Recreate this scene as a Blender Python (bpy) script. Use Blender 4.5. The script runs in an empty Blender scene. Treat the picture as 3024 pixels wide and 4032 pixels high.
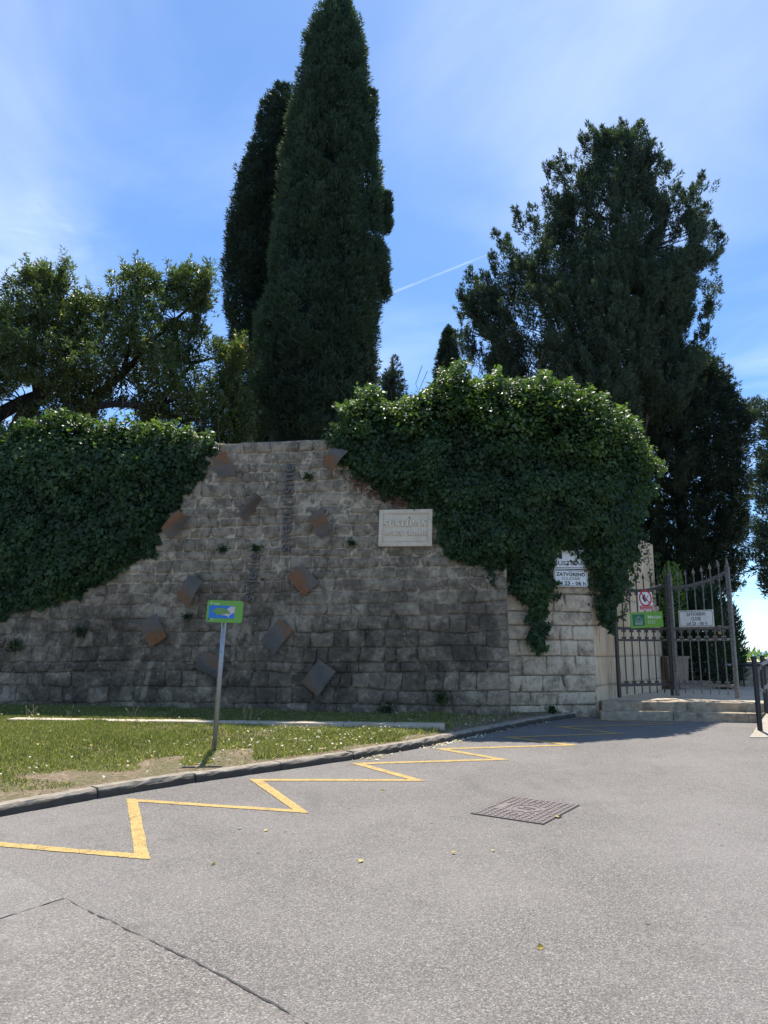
import bpy, bmesh, math, random
import numpy as np
from mathutils import Vector, Matrix

random.seed(7)
rng = np.random.default_rng(11)
scene = bpy.context.scene
COL = scene.collection

# ------------------------------------------------------------------ camera
F, CX, CY = 3000.0, 1512.0, 2016.0           # focal length and centre in photograph pixels
HOR = 2565.0                                  # true horizon row
ROADV = 2480.0                                # vanishing row of the rising road
PITCH = math.atan((HOR - CY) / F)
SL = math.tan(PITCH - math.atan((ROADV - CY) / F))   # the road climbs gently to the gate
H = 1.6
cam = bpy.data.objects.new('camera', bpy.data.cameras.new('camera'))
COL.objects.link(cam)
cam.location = (0, 0, H)
cam.rotation_euler = (math.pi / 2 + PITCH, 0, 0)
cam.data.sensor_fit = 'HORIZONTAL'
cam.data.sensor_width = 36
cam.data.lens = 36 * F / 3024
cam.data.clip_start = 0.05
cam.data.clip_end = 60000
scene.camera = cam

# ------------------------------------------------------------------ sun and sky
SUN_EL, SUN_AZ = math.radians(67), math.radians(3)     # azimuth from +Y towards +X
sun = bpy.data.objects.new('sun', bpy.data.lights.new('sun', 'SUN'))
COL.objects.link(sun)
sd = Vector((math.sin(SUN_AZ) * math.cos(SUN_EL), math.cos(SUN_AZ) * math.cos(SUN_EL), math.sin(SUN_EL)))
sun.rotation_euler = sd.to_track_quat('Z', 'Y').to_euler()
sun.data.energy = 4.4
sun.data.angle = math.radians(0.53)
sun.data.color = (1.0, 0.95, 0.87)

world = bpy.data.worlds.new('World')
scene.world = world
world.use_nodes = True


class NT:
    """small helper for node trees"""
    def __init__(self, nt):
        self.nt = nt

    def n(self, typ, props=None, **ins):
        nd = self.nt.nodes.new(typ)
        for k, v in (props or {}).items():
            setattr(nd, k, v)
        for k, v in ins.items():
            key = int(k[1:]) if k[0] == 'i' and k[1:].isdigit() else k.replace('_', ' ')
            s = nd.inputs[key]
            if isinstance(v, bpy.types.NodeSocket):
                self.nt.links.new(v, s)
            elif isinstance(v, bpy.types.Node):
                self.nt.links.new(v.outputs[0], s)
            else:
                s.default_value = v
        return nd

    def math(self, op, a, b=None, c=None, clamp=False):
        d = dict(i0=a)
        if b is not None:
            d['i1'] = b
        if c is not None:
            d['i2'] = c
        return self.n('ShaderNodeMath', {'operation': op, 'use_clamp': clamp}, **d).outputs[0]

    def mix(self, fac, a, b, blend='MIX'):
        nd = self.nt.nodes.new('ShaderNodeMix')
        nd.data_type = 'RGBA'
        nd.blend_type = blend
        for s, v in ((nd.inputs[0], fac), (nd.inputs[6], a), (nd.inputs[7], b)):
            if isinstance(v, bpy.types.NodeSocket):
                self.nt.links.new(v, s)
            elif isinstance(v, bpy.types.Node):
                self.nt.links.new(v.outputs[0], s)
            else:
                s.default_value = v if not isinstance(v, tuple) or len(v) == 4 else (*v, 1)
        return nd.outputs[2]

    def ramp(self, fac, stops, interp='LINEAR'):
        nd = self.n('ShaderNodeValToRGB', None, Fac=fac)
        cr = nd.color_ramp
        cr.interpolation = interp
        while len(cr.elements) < len(stops):
            cr.elements.new(0.5)
        for e, (p, c) in zip(cr.elements, stops):
            e.position = p
            e.color = (c, c, c, 1) if isinstance(c, (int, float)) else (*c, 1)
        return nd.outputs[0]

    def step(self, v, a, b, to0=0.0, to1=1.0):
        nd = self.n('ShaderNodeMapRange', {'interpolation_type': 'SMOOTHSTEP'}, Value=v)
        nd.inputs[1].default_value, nd.inputs[2].default_value = a, b
        nd.inputs[3].default_value, nd.inputs[4].default_value = to0, to1
        return nd.outputs[0]

    def noise(self, vec, scale, detail=4.0, rough=0.55, dist=0.0):
        return self.n('ShaderNodeTexNoise', None, Vector=vec, Scale=scale, Detail=detail, Roughness=rough, Distortion=dist).outputs[0]

    def vscale(self, vec, s):
        return self.n('ShaderNodeVectorMath', {'operation': 'MULTIPLY'}, i0=vec, i1=s).outputs[0]

    def dot(self, vec, d):
        return self.n('ShaderNodeVectorMath', {'operation': 'DOT_PRODUCT'}, i0=vec, i1=d).outputs['Value']


def ray(px, py):
    x, y = (px - CX) / F, (CY - py) / F
    return Vector((x, math.cos(PITCH) - y * math.sin(PITCH), math.sin(PITCH) + y * math.cos(PITCH)))


# --- sky: Nishita, thin cirrus veil and an aeroplane trail, all by direction
w = NT(world.node_tree)
wb = world.node_tree.nodes['Background']
sky = w.n('ShaderNodeTexSky', {'sky_type': 'NISHITA', 'sun_disc': False, 'sun_elevation': SUN_EL,
                               'sun_rotation': SUN_AZ, 'air_density': 0.78, 'dust_density': 0.25,
                               'ozone_density': 9.0, 'altitude': 20})
dirv = w.n('ShaderNodeTexCoord').outputs['Generated']
sep = w.n('ShaderNodeSeparateXYZ', None, Vector=dirv)
zc = w.math('MAXIMUM', sep.outputs[2], 0.06)
cu = w.math('DIVIDE', sep.outputs[0], zc)
cv = w.math('DIVIDE', sep.outputs[1], zc)
cvec = w.n('ShaderNodeCombineXYZ', None, X=cu, Y=cv)
rotn = w.n('ShaderNodeVectorRotate', {'rotation_type': 'Z_AXIS'}, Vector=cvec.outputs[0], Angle=math.radians(35))
veil = w.noise(w.vscale(rotn.outputs[0], (1.1, 1.7, 1)), 0.7, 6, 0.55, 0.8)
veil2 = w.noise(w.vscale(rotn.outputs[0], (0.5, 0.7, 1)), 0.8, 3, 0.5, 0.3)
cm = w.math('MULTIPLY', w.step(veil, 0.34, 0.80), w.step(veil2, 0.30, 0.66))
lowc = w.n('ShaderNodeVectorMath', {'operation': 'DISTANCE'}, i0=dirv, i1=tuple(ray(170, 960).normalized())).outputs['Value']
puff = w.math('MULTIPLY', w.step(lowc, 0.12, 0.01), w.step(w.noise(w.vscale(dirv, (1, 1, 2.2)), 9.0, 6, 0.6, 0.4), 0.42, 0.72))
bank = w.n('ShaderNodeVectorMath', {'operation': 'DISTANCE'}, i0=dirv, i1=tuple(ray(2450, 80).normalized())).outputs['Value']
cm = w.math('MAXIMUM', cm, w.math('MULTIPLY', w.step(bank, 0.42, 0.05), w.step(veil, 0.30, 0.70, 0.15, 0.85)))
cm = w.math('ADD', w.math('MULTIPLY', cm, 0.33), w.math('MULTIPLY', puff, 0.12), clamp=True)
# trail: great circle through two photograph directions
ta, tb = ray(1500, 1171).normalized(), ray(1950, 990).normalized()
tn = ta.cross(tb).normalized()
off = w.math('ABSOLUTE', w.math('ADD', w.dot(dirv, tuple(tn)), w.math('MULTIPLY', w.math('SUBTRACT', w.noise(dirv, 60, 3), 0.5), 0.0015)))
tm = (ta + tb).normalized()
half = math.cos(ta.angle(tb) * 0.5)
tl = w.step(w.dot(dirv, tuple(tm)), half - 0.0012, half + 0.0012)
trail = w.math('MULTIPLY', w.math('MULTIPLY', w.step(off, 0.0022, 0.0002), tl), w.step(w.noise(dirv, 30, 3), 0.3, 0.6, 0.35, 0.75))
cm = w.math('MAXIMUM', cm, w.math('MULTIPLY', trail, 0.20))
skyt = w.n('ShaderNodeVectorMath', {'operation': 'MULTIPLY'}, i0=sky.outputs[0], i1=(0.90, 1.0, 1.0)).outputs[0]
skyc = w.mix(cm, skyt, (7.6, 8.0, 8.6, 1))
world.node_tree.links.new(skyc, wb.inputs[0])
wb.inputs[1].default_value = 0.135

scene.view_settings.view_transform = 'Standard'
scene.view_settings.look = 'None'
scene.view_settings.gamma = 1
scene.view_settings.exposure = 0.75
scene.view_settings.use_curve_mapping = False
scene.render.engine = 'CYCLES'
scene.cycles.max_bounces = 6
scene.cycles.diffuse_bounces = 3
scene.cycles.glossy_bounces = 2
scene.cycles.transmission_bounces = 4
scene.cycles.transparent_max_bounces = 8


# ------------------------------------------------------------------ projection helpers (layout measured from the photograph)
def G(px, py, dz=0.0):
    """point on the rising road plane lifted by dz"""
    d = ray(px, py)
    t = (H - dz) / (SL * d.y - d.z)
    return Vector((d.x * t, d.y * t, H + d.z * t))


def GF(px, py, z):
    d = ray(px, py)
    t = (z - H) / d.z
    return Vector((d.x * t, d.y * t, z))


def D(px, py, Y):
    d = ray(px, py)
    t = Y / d.y
    return Vector((d.x * t, Y, H + d.z * t))


def proj(P):
    x, y, z = P[0], P[1], P[2] - H
    f = y * math.cos(PITCH) + z * math.sin(PITCH)
    u = -y * math.sin(PITCH) + z * math.cos(PITCH)
    return CX + F * x / f, CY - F * u / f


def gz(Y):
    return SL * Y


class Plane:
    def __init__(self, o, U, V):
        self.o, self.U, self.V = Vector(o), Vector(U).normalized(), Vector(V).normalized()
        self.N = self.U.cross(self.V).normalized()

    def hit(self, px, py, off=0.0):
        d = ray(px, py)
        c = Vector((0, 0, H))
        t = (self.o + self.N * off - c).dot(self.N) / d.dot(self.N)
        p = c + d * t
        q = p - self.o
        return q.dot(self.U), q.dot(self.V)

    def at(self, u, v, off=0.0):
        return self.o + self.U * u + self.V * v + self.N * off

    def matrix(self, u, v, off=0.0, rot=0.0):
        p = self.at(u, v, off)
        m = Matrix((self.U, self.V, self.N)).transposed().to_4x4()
        m.translation = p
        return m @ Matrix.Rotation(rot, 4, 'Z')


# ------------------------------------------------------------------ object helpers
def tag(o, label=None, cat=None, group=None, kind=None):
    if label:
        o['label'] = label
    if cat:
        o['category'] = cat
    if group:
        o['group'] = group
    if kind:
        o['kind'] = kind
    return o


ROOTS = {}


def empty(name, loc, label=None, cat=None, group=None, matrix=None):
    o = bpy.data.objects.new(name, None)
    o.empty_display_size = 0.2
    COL.objects.link(o)
    o.matrix_world = matrix if matrix is not None else Matrix.Translation(Vector(loc))
    ROOTS[o] = o.matrix_world.copy()
    return tag(o, label, cat, group)


def link(name, me, mat=None, parent=None, world_coords=False, loc=None):
    if mat is not None and len(me.materials) == 0:
        me.materials.append(mat)
    o = bpy.data.objects.new(name, me)
    COL.objects.link(o)
    if loc is not None:
        o.location = loc
    if parent is not None:
        o.parent = parent
        if world_coords:
            o.matrix_parent_inverse = ROOTS[parent].inverted()
    return o


def np_mesh(name, verts, tris, attrs=None, smooth=False, quads=None):
    """fast mesh from numpy arrays"""
    me = bpy.data.meshes.new(name)
    faces = quads if quads is not None else tris
    k = faces.shape[1]
    me.vertices.add(len(verts))
    me.vertices.foreach_set('co', np.ascontiguousarray(verts, dtype=np.float32).ravel())
    me.loops.add(faces.size)
    me.loops.foreach_set('vertex_index', np.ascontiguousarray(faces, dtype=np.int32).ravel())
    me.polygons.add(len(faces))
    me.polygons.foreach_set('loop_start', np.arange(0, faces.size, k, dtype=np.int32))
    me.polygons.foreach_set('loop_total', np.full(len(faces), k, dtype=np.int32))
    if smooth:
        me.polygons.foreach_set('use_smooth', np.ones(len(faces), dtype=bool))
    me.update(calc_edges=True)
    for nm, arr in (attrs or {}).items():
        a = me.attributes.new(nm, 'FLOAT', 'POINT')
        a.data.foreach_set('value', np.ascontiguousarray(arr, dtype=np.float32))
    return me


class MB:
    """collects simple shapes into one mesh"""
    def __init__(self):
        self.v, self.f = [], []

    def add(self, vs, fs):
        b = len(self.v)
        self.v += [tuple(p) for p in vs]
        self.f += [tuple(i + b for i in f) for f in fs]
        return self

    def box(self, x0, x1, y0, y1, z0, z1, m=None):
        vs = [Vector((x, y, z)) for z in (z0, z1) for y in (y0, y1) for x in (x0, x1)]
        if m is not None:
            vs = [m @ p for p in vs]
        return self.add(vs, [(0, 2, 3, 1), (4, 5, 7, 6), (0, 1, 5, 4), (2, 6, 7, 3), (0, 4, 6, 2), (1, 3, 7, 5)])

    def prism(self, pts, z0, z1, m=None):
        n = len(pts)
        vs = [Vector((x, y, z0)) for x, y in pts] + [Vector((x, y, z1)) for x, y in pts]
        if m is not None:
            vs = [m @ p for p in vs]
        fs = [tuple(range(n - 1, -1, -1)), tuple(range(n, 2 * n))]
        fs += [(i, (i + 1) % n, n + (i + 1) % n, n + i) for i in range(n)]
        return self.add(vs, fs)

    def tube(self, pts, r, k=8, caps=True):
        pts = [Vector(p) for p in pts]
        rs = r if isinstance(r, (list, tuple)) else [r] * len(pts)
        vs, fs = [], []
        ref = None
        for i, p in enumerate(pts):
            t = (pts[min(i + 1, len(pts) - 1)] - pts[max(i - 1, 0)]).normalized()
            if ref is None:
                ref = t.orthogonal().normalized()
            a = (ref - t * ref.dot(t)).normalized()
            ref = a
            b = t.cross(a)
            for j in range(k):
                an = 2 * math.pi * j / k
                vs.append(p + (a * math.cos(an) + b * math.sin(an)) * rs[i])
        for i in range(len(pts) - 1):
            for j in range(k):
                fs.append((i * k + j, i * k + (j + 1) % k, (i + 1) * k + (j + 1) % k, (i + 1) * k + j))
        if caps:
            fs.append(tuple(range(k - 1, -1, -1)))
            fs.append(tuple((len(pts) - 1) * k + j for j in range(k)))
        return self.add(vs, fs)

    def lathe(self, prof, k=12, o=(0, 0, 0)):
        o = Vector(o)
        vs, fs = [], []
        for r, z in prof:
            for j in range(k):
                an = 2 * math.pi * j / k
                vs.append(o + Vector((r * math.cos(an), r * math.sin(an), z)))
        for i in range(len(prof) - 1):
            for j in range(k):
                fs.append((i * k + j, i * k + (j + 1) % k, (i + 1) * k + (j + 1) % k, (i + 1) * k + j))
        fs.append(tuple(range(k - 1, -1, -1)))
        fs.append(tuple((len(prof) - 1) * k + j for j in range(k)))
        return self.add(vs, fs)

    def mesh(self, name, mat=None, smooth=False, bevel=0.0):
        me = bpy.data.meshes.new(name)
        me.from_pydata(self.v, [], self.f)
        if bevel:
            bm = bmesh.new()
            bm.from_mesh(me)
            bmesh.ops.bevel(bm, geom=[e for e in bm.edges if e.is_manifold and e.calc_face_angle(0) > 0.5], offset=bevel, segments=2, profile=0.5, affect='EDGES')
            bm.to_mesh(me)
            bm.free()
        me.update()
        if smooth:
            for p in me.polygons:
                p.use_smooth = True
        if mat:
            me.materials.append(mat)
        return me

    def build(self, name, mat, parent=None, smooth=False, bevel=0.0, world_coords=False, loc=None):
        return link(name, self.mesh(name, mat, smooth, bevel), None, parent, world_coords, loc)


def rrect(x0, x1, y0, y1, r, k=4):
    pts = []
    for cx, cy, a0 in ((x1 - r, y1 - r, 0), (x0 + r, y1 - r, 90), (x0 + r, y0 + r, 180), (x1 - r, y0 + r, 270)):
        for i in range(k + 1):
            a = math.radians(a0 + 90 * i / k)
            pts.append((cx + r * math.cos(a), cy + r * math.sin(a)))
    return pts


def ring(mb, outer, inner, z0, z1):
    n = len(outer)
    vs = [(x, y, z1) for x, y in outer] + [(x, y, z1) for x, y in inner] + [(x, y, z0) for x, y in outer] + [(x, y, z0) for x, y in inner]
    fs = []
    for i in range(n):
        j = (i + 1) % n
        fs += [(i, j, n + j, n + i), (2 * n + i, 2 * n + j, j, i), (n + i, n + j, 3 * n + j, 3 * n + i)]
    mb.add(vs, fs)
    return mb


def text_mesh(body, x0, x1, y0, y1, z, extrude=0.001, bold=0.0, shear=0.0, cap=None):
    """lettering fitted into the box x0..x1, y0..y1 (cap letters fill the height) in local coordinates"""
    cu = bpy.data.curves.new('lettering', 'FONT')
    cu.body = body
    cu.size = 1.0
    cu.extrude = 0.001
    cu.offset = bold
    cu.resolution_u = 3
    ob = bpy.data.objects.new('lettering_tmp', cu)
    COL.objects.link(ob)
    dg = bpy.context.evaluated_depsgraph_get()
    me = bpy.data.meshes.new_from_object(ob.evaluated_get(dg))
    bpy.data.objects.remove(ob)
    bpy.data.curves.remove(cu)
    co = np.empty(len(me.vertices) * 3)
    me.vertices.foreach_get('co', co)
    co = co.reshape(-1, 3)
    mn, mx = co.min(0), co.max(0)
    hh = cap if cap else (mx[1] - mn[1])
    base = 0.0 if cap else mn[1]
    co[:, 0] = x0 + (co[:, 0] - mn[0]) / (mx[0] - mn[0]) * (x1 - x0)
    co[:, 1] = y0 + (co[:, 1] - base) / hh * (y1 - y0)
    co[:, 2] = np.where(co[:, 2] > 0, z + extrude, z)
    me.vertices.foreach_set('co', co.ravel())
    me.update()
    return me


# value noise for shapes
_tab = rng.random(4096)


def vnoise(p):
    p = np.asarray(p, dtype=float)
    i = np.floor(p).astype(int)
    f = p - i
    f = f * f * (3 - 2 * f)
    out = 0
    for dx in (0, 1):
        for dy in (0, 1):
            for dz in (0, 1):
                h = ((i[..., 0] + dx) * 73856093 ^ (i[..., 1] + dy) * 19349663 ^ (i[..., 2] + dz) * 83492791) & 4095
                wx = f[..., 0] if dx else 1 - f[..., 0]
                wy = f[..., 1] if dy else 1 - f[..., 1]
                wz = f[..., 2] if dz else 1 - f[..., 2]
                out = out + _tab[h] * wx * wy * wz
    return out


def vn1(*p):
    return float(vnoise(np.array([p], dtype=float))[0])


def in_poly(x, y, poly):
    x, y = np.asarray(x, float), np.asarray(y, float)
    res = np.zeros(x.shape, bool)
    n = len(poly)
    for i in range(n):
        x0, y0 = poly[i]
        x1, y1 = poly[(i + 1) % n]
        if y0 == y1:
            continue
        c = ((y0 > y) != (y1 > y)) & (x < (x1 - x0) * (y - y0) / (y1 - y0) + x0)
        res ^= c
    return res


def edge_dist(x, y, poly):
    d = np.full(np.shape(x), 1e9)
    n = len(poly)
    for i in range(n):
        x0, y0 = poly[i]
        x1, y1 = poly[(i + 1) % n]
        dx, dy = x1 - x0, y1 - y0
        t = np.clip(((x - x0) * dx + (y - y0) * dy) / (dx * dx + dy * dy + 1e-9), 0, 1)
        d = np.minimum(d, np.hypot(x - x0 - t * dx, y - y0 - t * dy))
    return d


# ------------------------------------------------------------------ materials
def mat(name):
    m = bpy.data.materials.new(name)
    m.use_nodes = True
    t = NT(m.node_tree)
    b = m.node_tree.nodes['Principled BSDF']
    return m, t, b


def setc(t, b, col, rough=0.8, bump=None, bstr=0.3, bdist=0.01, spec=0.3, metal=0.0):
    L = t.nt.links
    if isinstance(col, bpy.types.NodeSocket):
        L.new(col, b.inputs['Base Color'])
    else:
        b.inputs['Base Color'].default_value = (*col, 1)
    if isinstance(rough, bpy.types.NodeSocket):
        L.new(rough, b.inputs['Roughness'])
    else:
        b.inputs['Roughness'].default_value = rough
    b.inputs['Specular IOR Level'].default_value = spec
    b.inputs['Metallic'].default_value = metal
    if bump is not None:
        bn = t.n('ShaderNodeBump', None, Height=bump, Strength=bstr, Distance=bdist)
        L.new(bn.outputs[0], b.inputs['Normal'])


def plain(name, col, rough=0.6, spec=0.4, metal=0.0, var=0.12, vscale=14.0):
    """painted or plain surface with slight dirt and wear"""
    m, t, b = mat(name)
    pos = t.n('ShaderNodeNewGeometry').outputs['Position']
    nz = t.noise(pos, vscale, 5, 0.6)
    dk = tuple(c * (1 - var * 1.6) for c in col)
    lt = tuple(min(1, c * (1 + var)) for c in col)
    setc(t, b, t.ramp(nz, [(0.3, dk), (0.7, lt)]), rough, spec=spec, metal=metal)
    return m


def leaf_mat(name, dark, light, rough=0.45, trans=0.35, spec=0.45, tcol=None, dry=None, bright=None):
    m, t, b = mat(name)
    rnd = t.n('ShaderNodeAttribute', {'attribute_name': 'rnd'}).outputs['Fac']
    stops = [(0.0, dark), (0.85, light)] if bright is None else [(0.0, dark), (0.62, light), (0.92, bright)]
    if dry:
        stops += [(0.965, light), (0.98, dry)]
    col = t.ramp(rnd, stops)
    setc(t, b, col, rough, spec=spec)
    tr = t.n('ShaderNodeBsdfTranslucent')
    if tcol is None:
        tcol = (1.5, 1.75, 0.7)
    tc = t.n('ShaderNodeVectorMath', {'operation': 'MULTIPLY'}, i0=col, i1=tcol).outputs[0]
    t.nt.links.new(tc, tr.inputs[0])
    mx = t.n('ShaderNodeMixShader', None, Fac=trans)
    t.nt.links.new(b.outputs[0], mx.inputs[1])
    t.nt.links.new(tr.outputs[0], mx.inputs[2])
    out = [n for n in t.nt.nodes if n.type == 'OUTPUT_MATERIAL'][0]
    t.nt.links.new(mx.outputs[0], out.inputs[0])
    return m


def asphalt(name, base, light, scale, tint=(1, 1, 1), dirt=True):
    m, t, b = mat(name)
    pos = t.n('ShaderNodeNewGeometry').outputs['Position']
    v = t.n('ShaderNodeTexVoronoi', {'feature': 'F1'}, Vector=pos, Scale=scale, Randomness=1.0)
    cellr = t.n('ShaderNodeSeparateColor', None, Color=v.outputs['Color']).outputs[0]
    agg = t.ramp(cellr, [(0.0, tuple(base * 0.42 * c for c in tint)), (0.4, tuple(base * 0.85 * c for c in tint)),
                         (0.72, tuple(base * 1.2 * c for c in tint)), (0.92, tuple(light * c for c in tint)), (1.0, tuple(light * 1.5 * c for c in tint))])
    fine = t.noise(pos, scale * 2.2, 2, 0.6)
    agg = t.mix(t.step(fine, 0.40, 0.62, 0.0, 0.5), agg, tuple(base * 0.5 * c for c in tint))
    big = t.noise(pos, 0.55, 5, 0.6)
    mid = t.noise(pos, 3.5, 5, 0.65)
    stain = t.noise(t.vscale(pos, (1.0, 0.35, 1.0)), 1.1, 6, 0.62, 0.6)
    agg = t.mix(t.step(stain, 0.55, 0.72, 0.0, 0.32), agg, tuple(base * 0.5 * c for c in tint))
    agg = t.mix(t.step(big, 0.35, 0.7, 0.0, 0.34), agg, tuple(light * 0.95 * c for c in (1.07, 0.98, 0.90)))
    agg = t.mix(t.step(mid, 0.5, 0.75, 0.0, 0.28), agg, tuple(base * 0.45 * c for c in tint))
    spots = t.n('ShaderNodeTexVoronoi', None, Vector=pos, Scale=2.6).outputs['Distance']
    agg = t.mix(t.step(spots, 0.05, 0.03, 0.0, 0.7), agg, (0.03, 0.03, 0.032))
    hgt = t.math('ADD', t.math('MULTIPLY', v.outputs['Distance'], -0.8), t.math('MULTIPLY', fine, 0.5))
    setc(t, b, agg, 0.85, hgt, 0.55, 0.004, spec=0.25)
    return m


# frame of the big wall, needed by its material too
WB = G(2010, 2836, 0.05)                                     # right foot of the big wall
WU = Vector((-0.9874, 0.158, 0)).normalized()                # along the wall, to the left
WN = Vector((-WU.y, WU.x, 0))                                # outwards, towards the street
if WN.y > 0:
    WN = -WN
BAT = 0.12                                                   # batter of the face


def wall_pt(s, h, off=0.0):
    return WB + WU * s + Vector((0, 0, h)) + WN * (off - BAT * h)


WV = (Vector((0, 0, 1)) - WN * BAT).normalized()
WPL = Plane(WB, -WU, WV)                                     # u to the right, v up the face
if WPL.N.dot(WN) < 0:
    raise RuntimeError('wall plane flipped')
CB = math.sqrt(1 + BAT * BAT)


def wall_sh(px, py, off=0.0):
    u, v = WPL.hit(px, py, off)
    return -u, v / CB


def stone_mat(name, cols, warm, streaks=(), mortar=False, lift=(1.7, 3.9), bscale=1.0, liftk=0.55, extra=None, tone=(1.16, 1.09, 1.0)):
    m, t, b = mat(name)
    pos = t.n('ShaderNodeNewGeometry').outputs['Position']
    rnd = t.n('ShaderNodeObjectInfo').outputs['Random']
    if mortar:
        rnd = 0.5
    n1 = t.noise(pos, 0.75, 5, 0.6, 0.4)
    n2 = t.noise(pos, 6.0, 9, 0.70, 0.5)
    n2 = t.math('ADD', t.math('MULTIPLY', t.math('SUBTRACT', n2, 0.5), 1.35), 0.5)
    n3 = t.noise(pos, 48.0, 4, 0.7)
    n4 = t.noise(pos, 19.0, 4, 0.75)
    v = t.math('ADD', t.math('MULTIPLY', n2, 0.66), t.math('MULTIPLY', t.math('ADD', t.math('MULTIPLY', n3, 0.4), t.math('MULTIPLY', n4, 0.6)), 0.50))
    v = t.math('ADD', v, t.math('MULTIPLY', t.math('SUBTRACT', rnd, 0.5), 0.17))
    v = t.math('ADD', v, t.math('MULTIPLY', t.math('SUBTRACT', n1, 0.5), 0.34))
    col = t.ramp(v, [(0.36, cols[0]), (0.52, cols[1]), (0.63, cols[2]), (0.78, cols[3])])
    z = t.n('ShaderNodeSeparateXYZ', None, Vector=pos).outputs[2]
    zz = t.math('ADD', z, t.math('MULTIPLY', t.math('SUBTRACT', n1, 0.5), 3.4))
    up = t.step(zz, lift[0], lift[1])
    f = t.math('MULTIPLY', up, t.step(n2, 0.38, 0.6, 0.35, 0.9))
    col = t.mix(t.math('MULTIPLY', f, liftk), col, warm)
    if extra:
        col = t.mix(t.math('MULTIPLY', t.step(t.noise(pos, 2.6, 7, 0.7), 0.60, 0.66), t.step(n3, 0.42, 0.6)), col, extra)
    if streaks:
        stn = t.math('MULTIPLY', t.step(t.noise(pos, 1.1, 7, 0.68, 0.6), 0.46, 0.60), t.step(z, 3.4, 2.0))
        col = t.mix(t.math('MULTIPLY', stn, t.step(n4, 0.35, 0.62, 0.25, 0.75)), col, (0.042, 0.037, 0.031))
        pal = t.math('MULTIPLY', t.step(t.noise(pos, 2.3, 7, 0.7, 0.4), 0.56, 0.66), t.step(n4, 0.46, 0.6))
        col = t.mix(t.math('MULTIPLY', pal, 0.55), col, (0.40, 0.345, 0.27))
    # limestone drips with a place of their own
    if streaks:
        dw = t.dot(pos, tuple(WU))
        sk = None
        wob = t.math('MULTIPLY', t.math('SUBTRACT', t.noise(t.vscale(pos, (6, 6, 1.5)), 1.0, 4), 0.5), 0.10)
        for s0, h0, s1, h1, wd in streaks:
            # line through (s0,h0)-(s1,h1)
            a = WB.dot(WU) + s0
            g = (s1 - s0) / (h1 - h0)
            xx = t.math('ADD', t.math('SUBTRACT', t.math('SUBTRACT', dw, a), t.math('MULTIPLY', t.math('SUBTRACT', z, h0 + WB.z), g)), wob)
            k = t.math('MULTIPLY', t.step(t.math('ABSOLUTE', xx), wd * 1.5, wd * 0.6), t.step(z, WB.z + h0, WB.z + h0 + 0.05))
            k = t.math('MULTIPLY', k, t.step(z, WB.z + h1, WB.z + h1 - 0.05))
            sk = k if sk is None else t.math('MAXIMUM', sk, k)
        sk = t.math('MULTIPLY', sk, t.step(n2, 0.30, 0.55, 0.25, 0.95))
        col = t.mix(t.math('MULTIPLY', sk, 0.7), col, (0.30, 0.265, 0.215))
    # lichen specks
    vor = t.n('ShaderNodeTexVoronoi', {'feature': 'F1'}, Vector=pos, Scale=7.5)
    thr = t.n('ShaderNodeSeparateColor', None, Color=vor.outputs['Color'])
    spk = t.math('MULTIPLY', t.step(vor.outputs['Distance'], 0.15, 0.08), t.step(thr.outputs[0], 0.55, 0.7))
    col = t.mix(t.math('MULTIPLY', spk, 0.55), col, (0.42, 0.38, 0.32))
    moss = t.math('MULTIPLY', t.step(t.noise(pos, 1.6, 4), 0.60, 0.74), t.step(n2, 0.45, 0.6))
    col = t.mix(t.math('MULTIPLY', moss, 0.5), col, (0.055, 0.06, 0.03))
    col = t.n('ShaderNodeVectorMath', {'operation': 'MULTIPLY'}, i0=col, i1=tone).outputs[0]
    hgt = t.math('ADD', t.math('MULTIPLY', n2, 0.8), t.math('ADD', t.math('MULTIPLY', n3, 0.4), t.math('MULTIPLY', n4, 0.7)))
    setc(t, b, col, 0.92, hgt, 0.9 * bscale, 0.03, spec=0.15)
    return m


ST = []
for (x0, y0, x1, y1, wd) in ((1158, 2330, 1140, 2545, .035), (1150, 2195, 1163, 2260, .045), (925, 2440, 915, 2650, .03), (1300, 2250, 1296, 2290, .06),
                             (860, 2230, 850, 2290, .05), (735, 2320, 700, 2560, .035), (600, 2600, 560, 2755, .05), (960, 2300, 945, 2340, .03),
                             (1105, 1990, 1110, 2110, .05), (980, 2370, 975, 2420, .03), (1010, 2100, 1010, 2160, .05), (640, 2310, 628, 2420, .05), (1180, 2190, 1172, 2240, .02)):
    sa, ha = wall_sh(x0, y0)
    sb, hb = wall_sh(x1, y1)
    ST.append((sb, hb, sa, ha, wd))

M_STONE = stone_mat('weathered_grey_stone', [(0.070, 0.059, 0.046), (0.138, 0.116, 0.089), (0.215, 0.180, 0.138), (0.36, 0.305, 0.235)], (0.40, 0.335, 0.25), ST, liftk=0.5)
M_MORTAR = stone_mat('old_lime_mortar', [(0.080, 0.067, 0.052), (0.155, 0.130, 0.100), (0.25, 0.21, 0.16), (0.38, 0.32, 0.245)], (0.56, 0.47, 0.35), ST, mortar=True, liftk=0.8)
M_LIGHT = stone_mat('pale_gate_stone', [(0.15, 0.125, 0.094), (0.34, 0.285, 0.215), (0.54, 0.455, 0.345), (0.68, 0.59, 0.46)], (0.64, 0.54, 0.415), lift=(0.7, 2.2), extra=(0.30, 0.12, 0.07))
M_LMORTAR = stone_mat('pale_mortar', [(0.10, 0.085, 0.07), (0.2, 0.172, 0.137), (0.3, 0.26, 0.2), (0.4, 0.35, 0.28)], (0.36, 0.31, 0.24), mortar=True)


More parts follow.
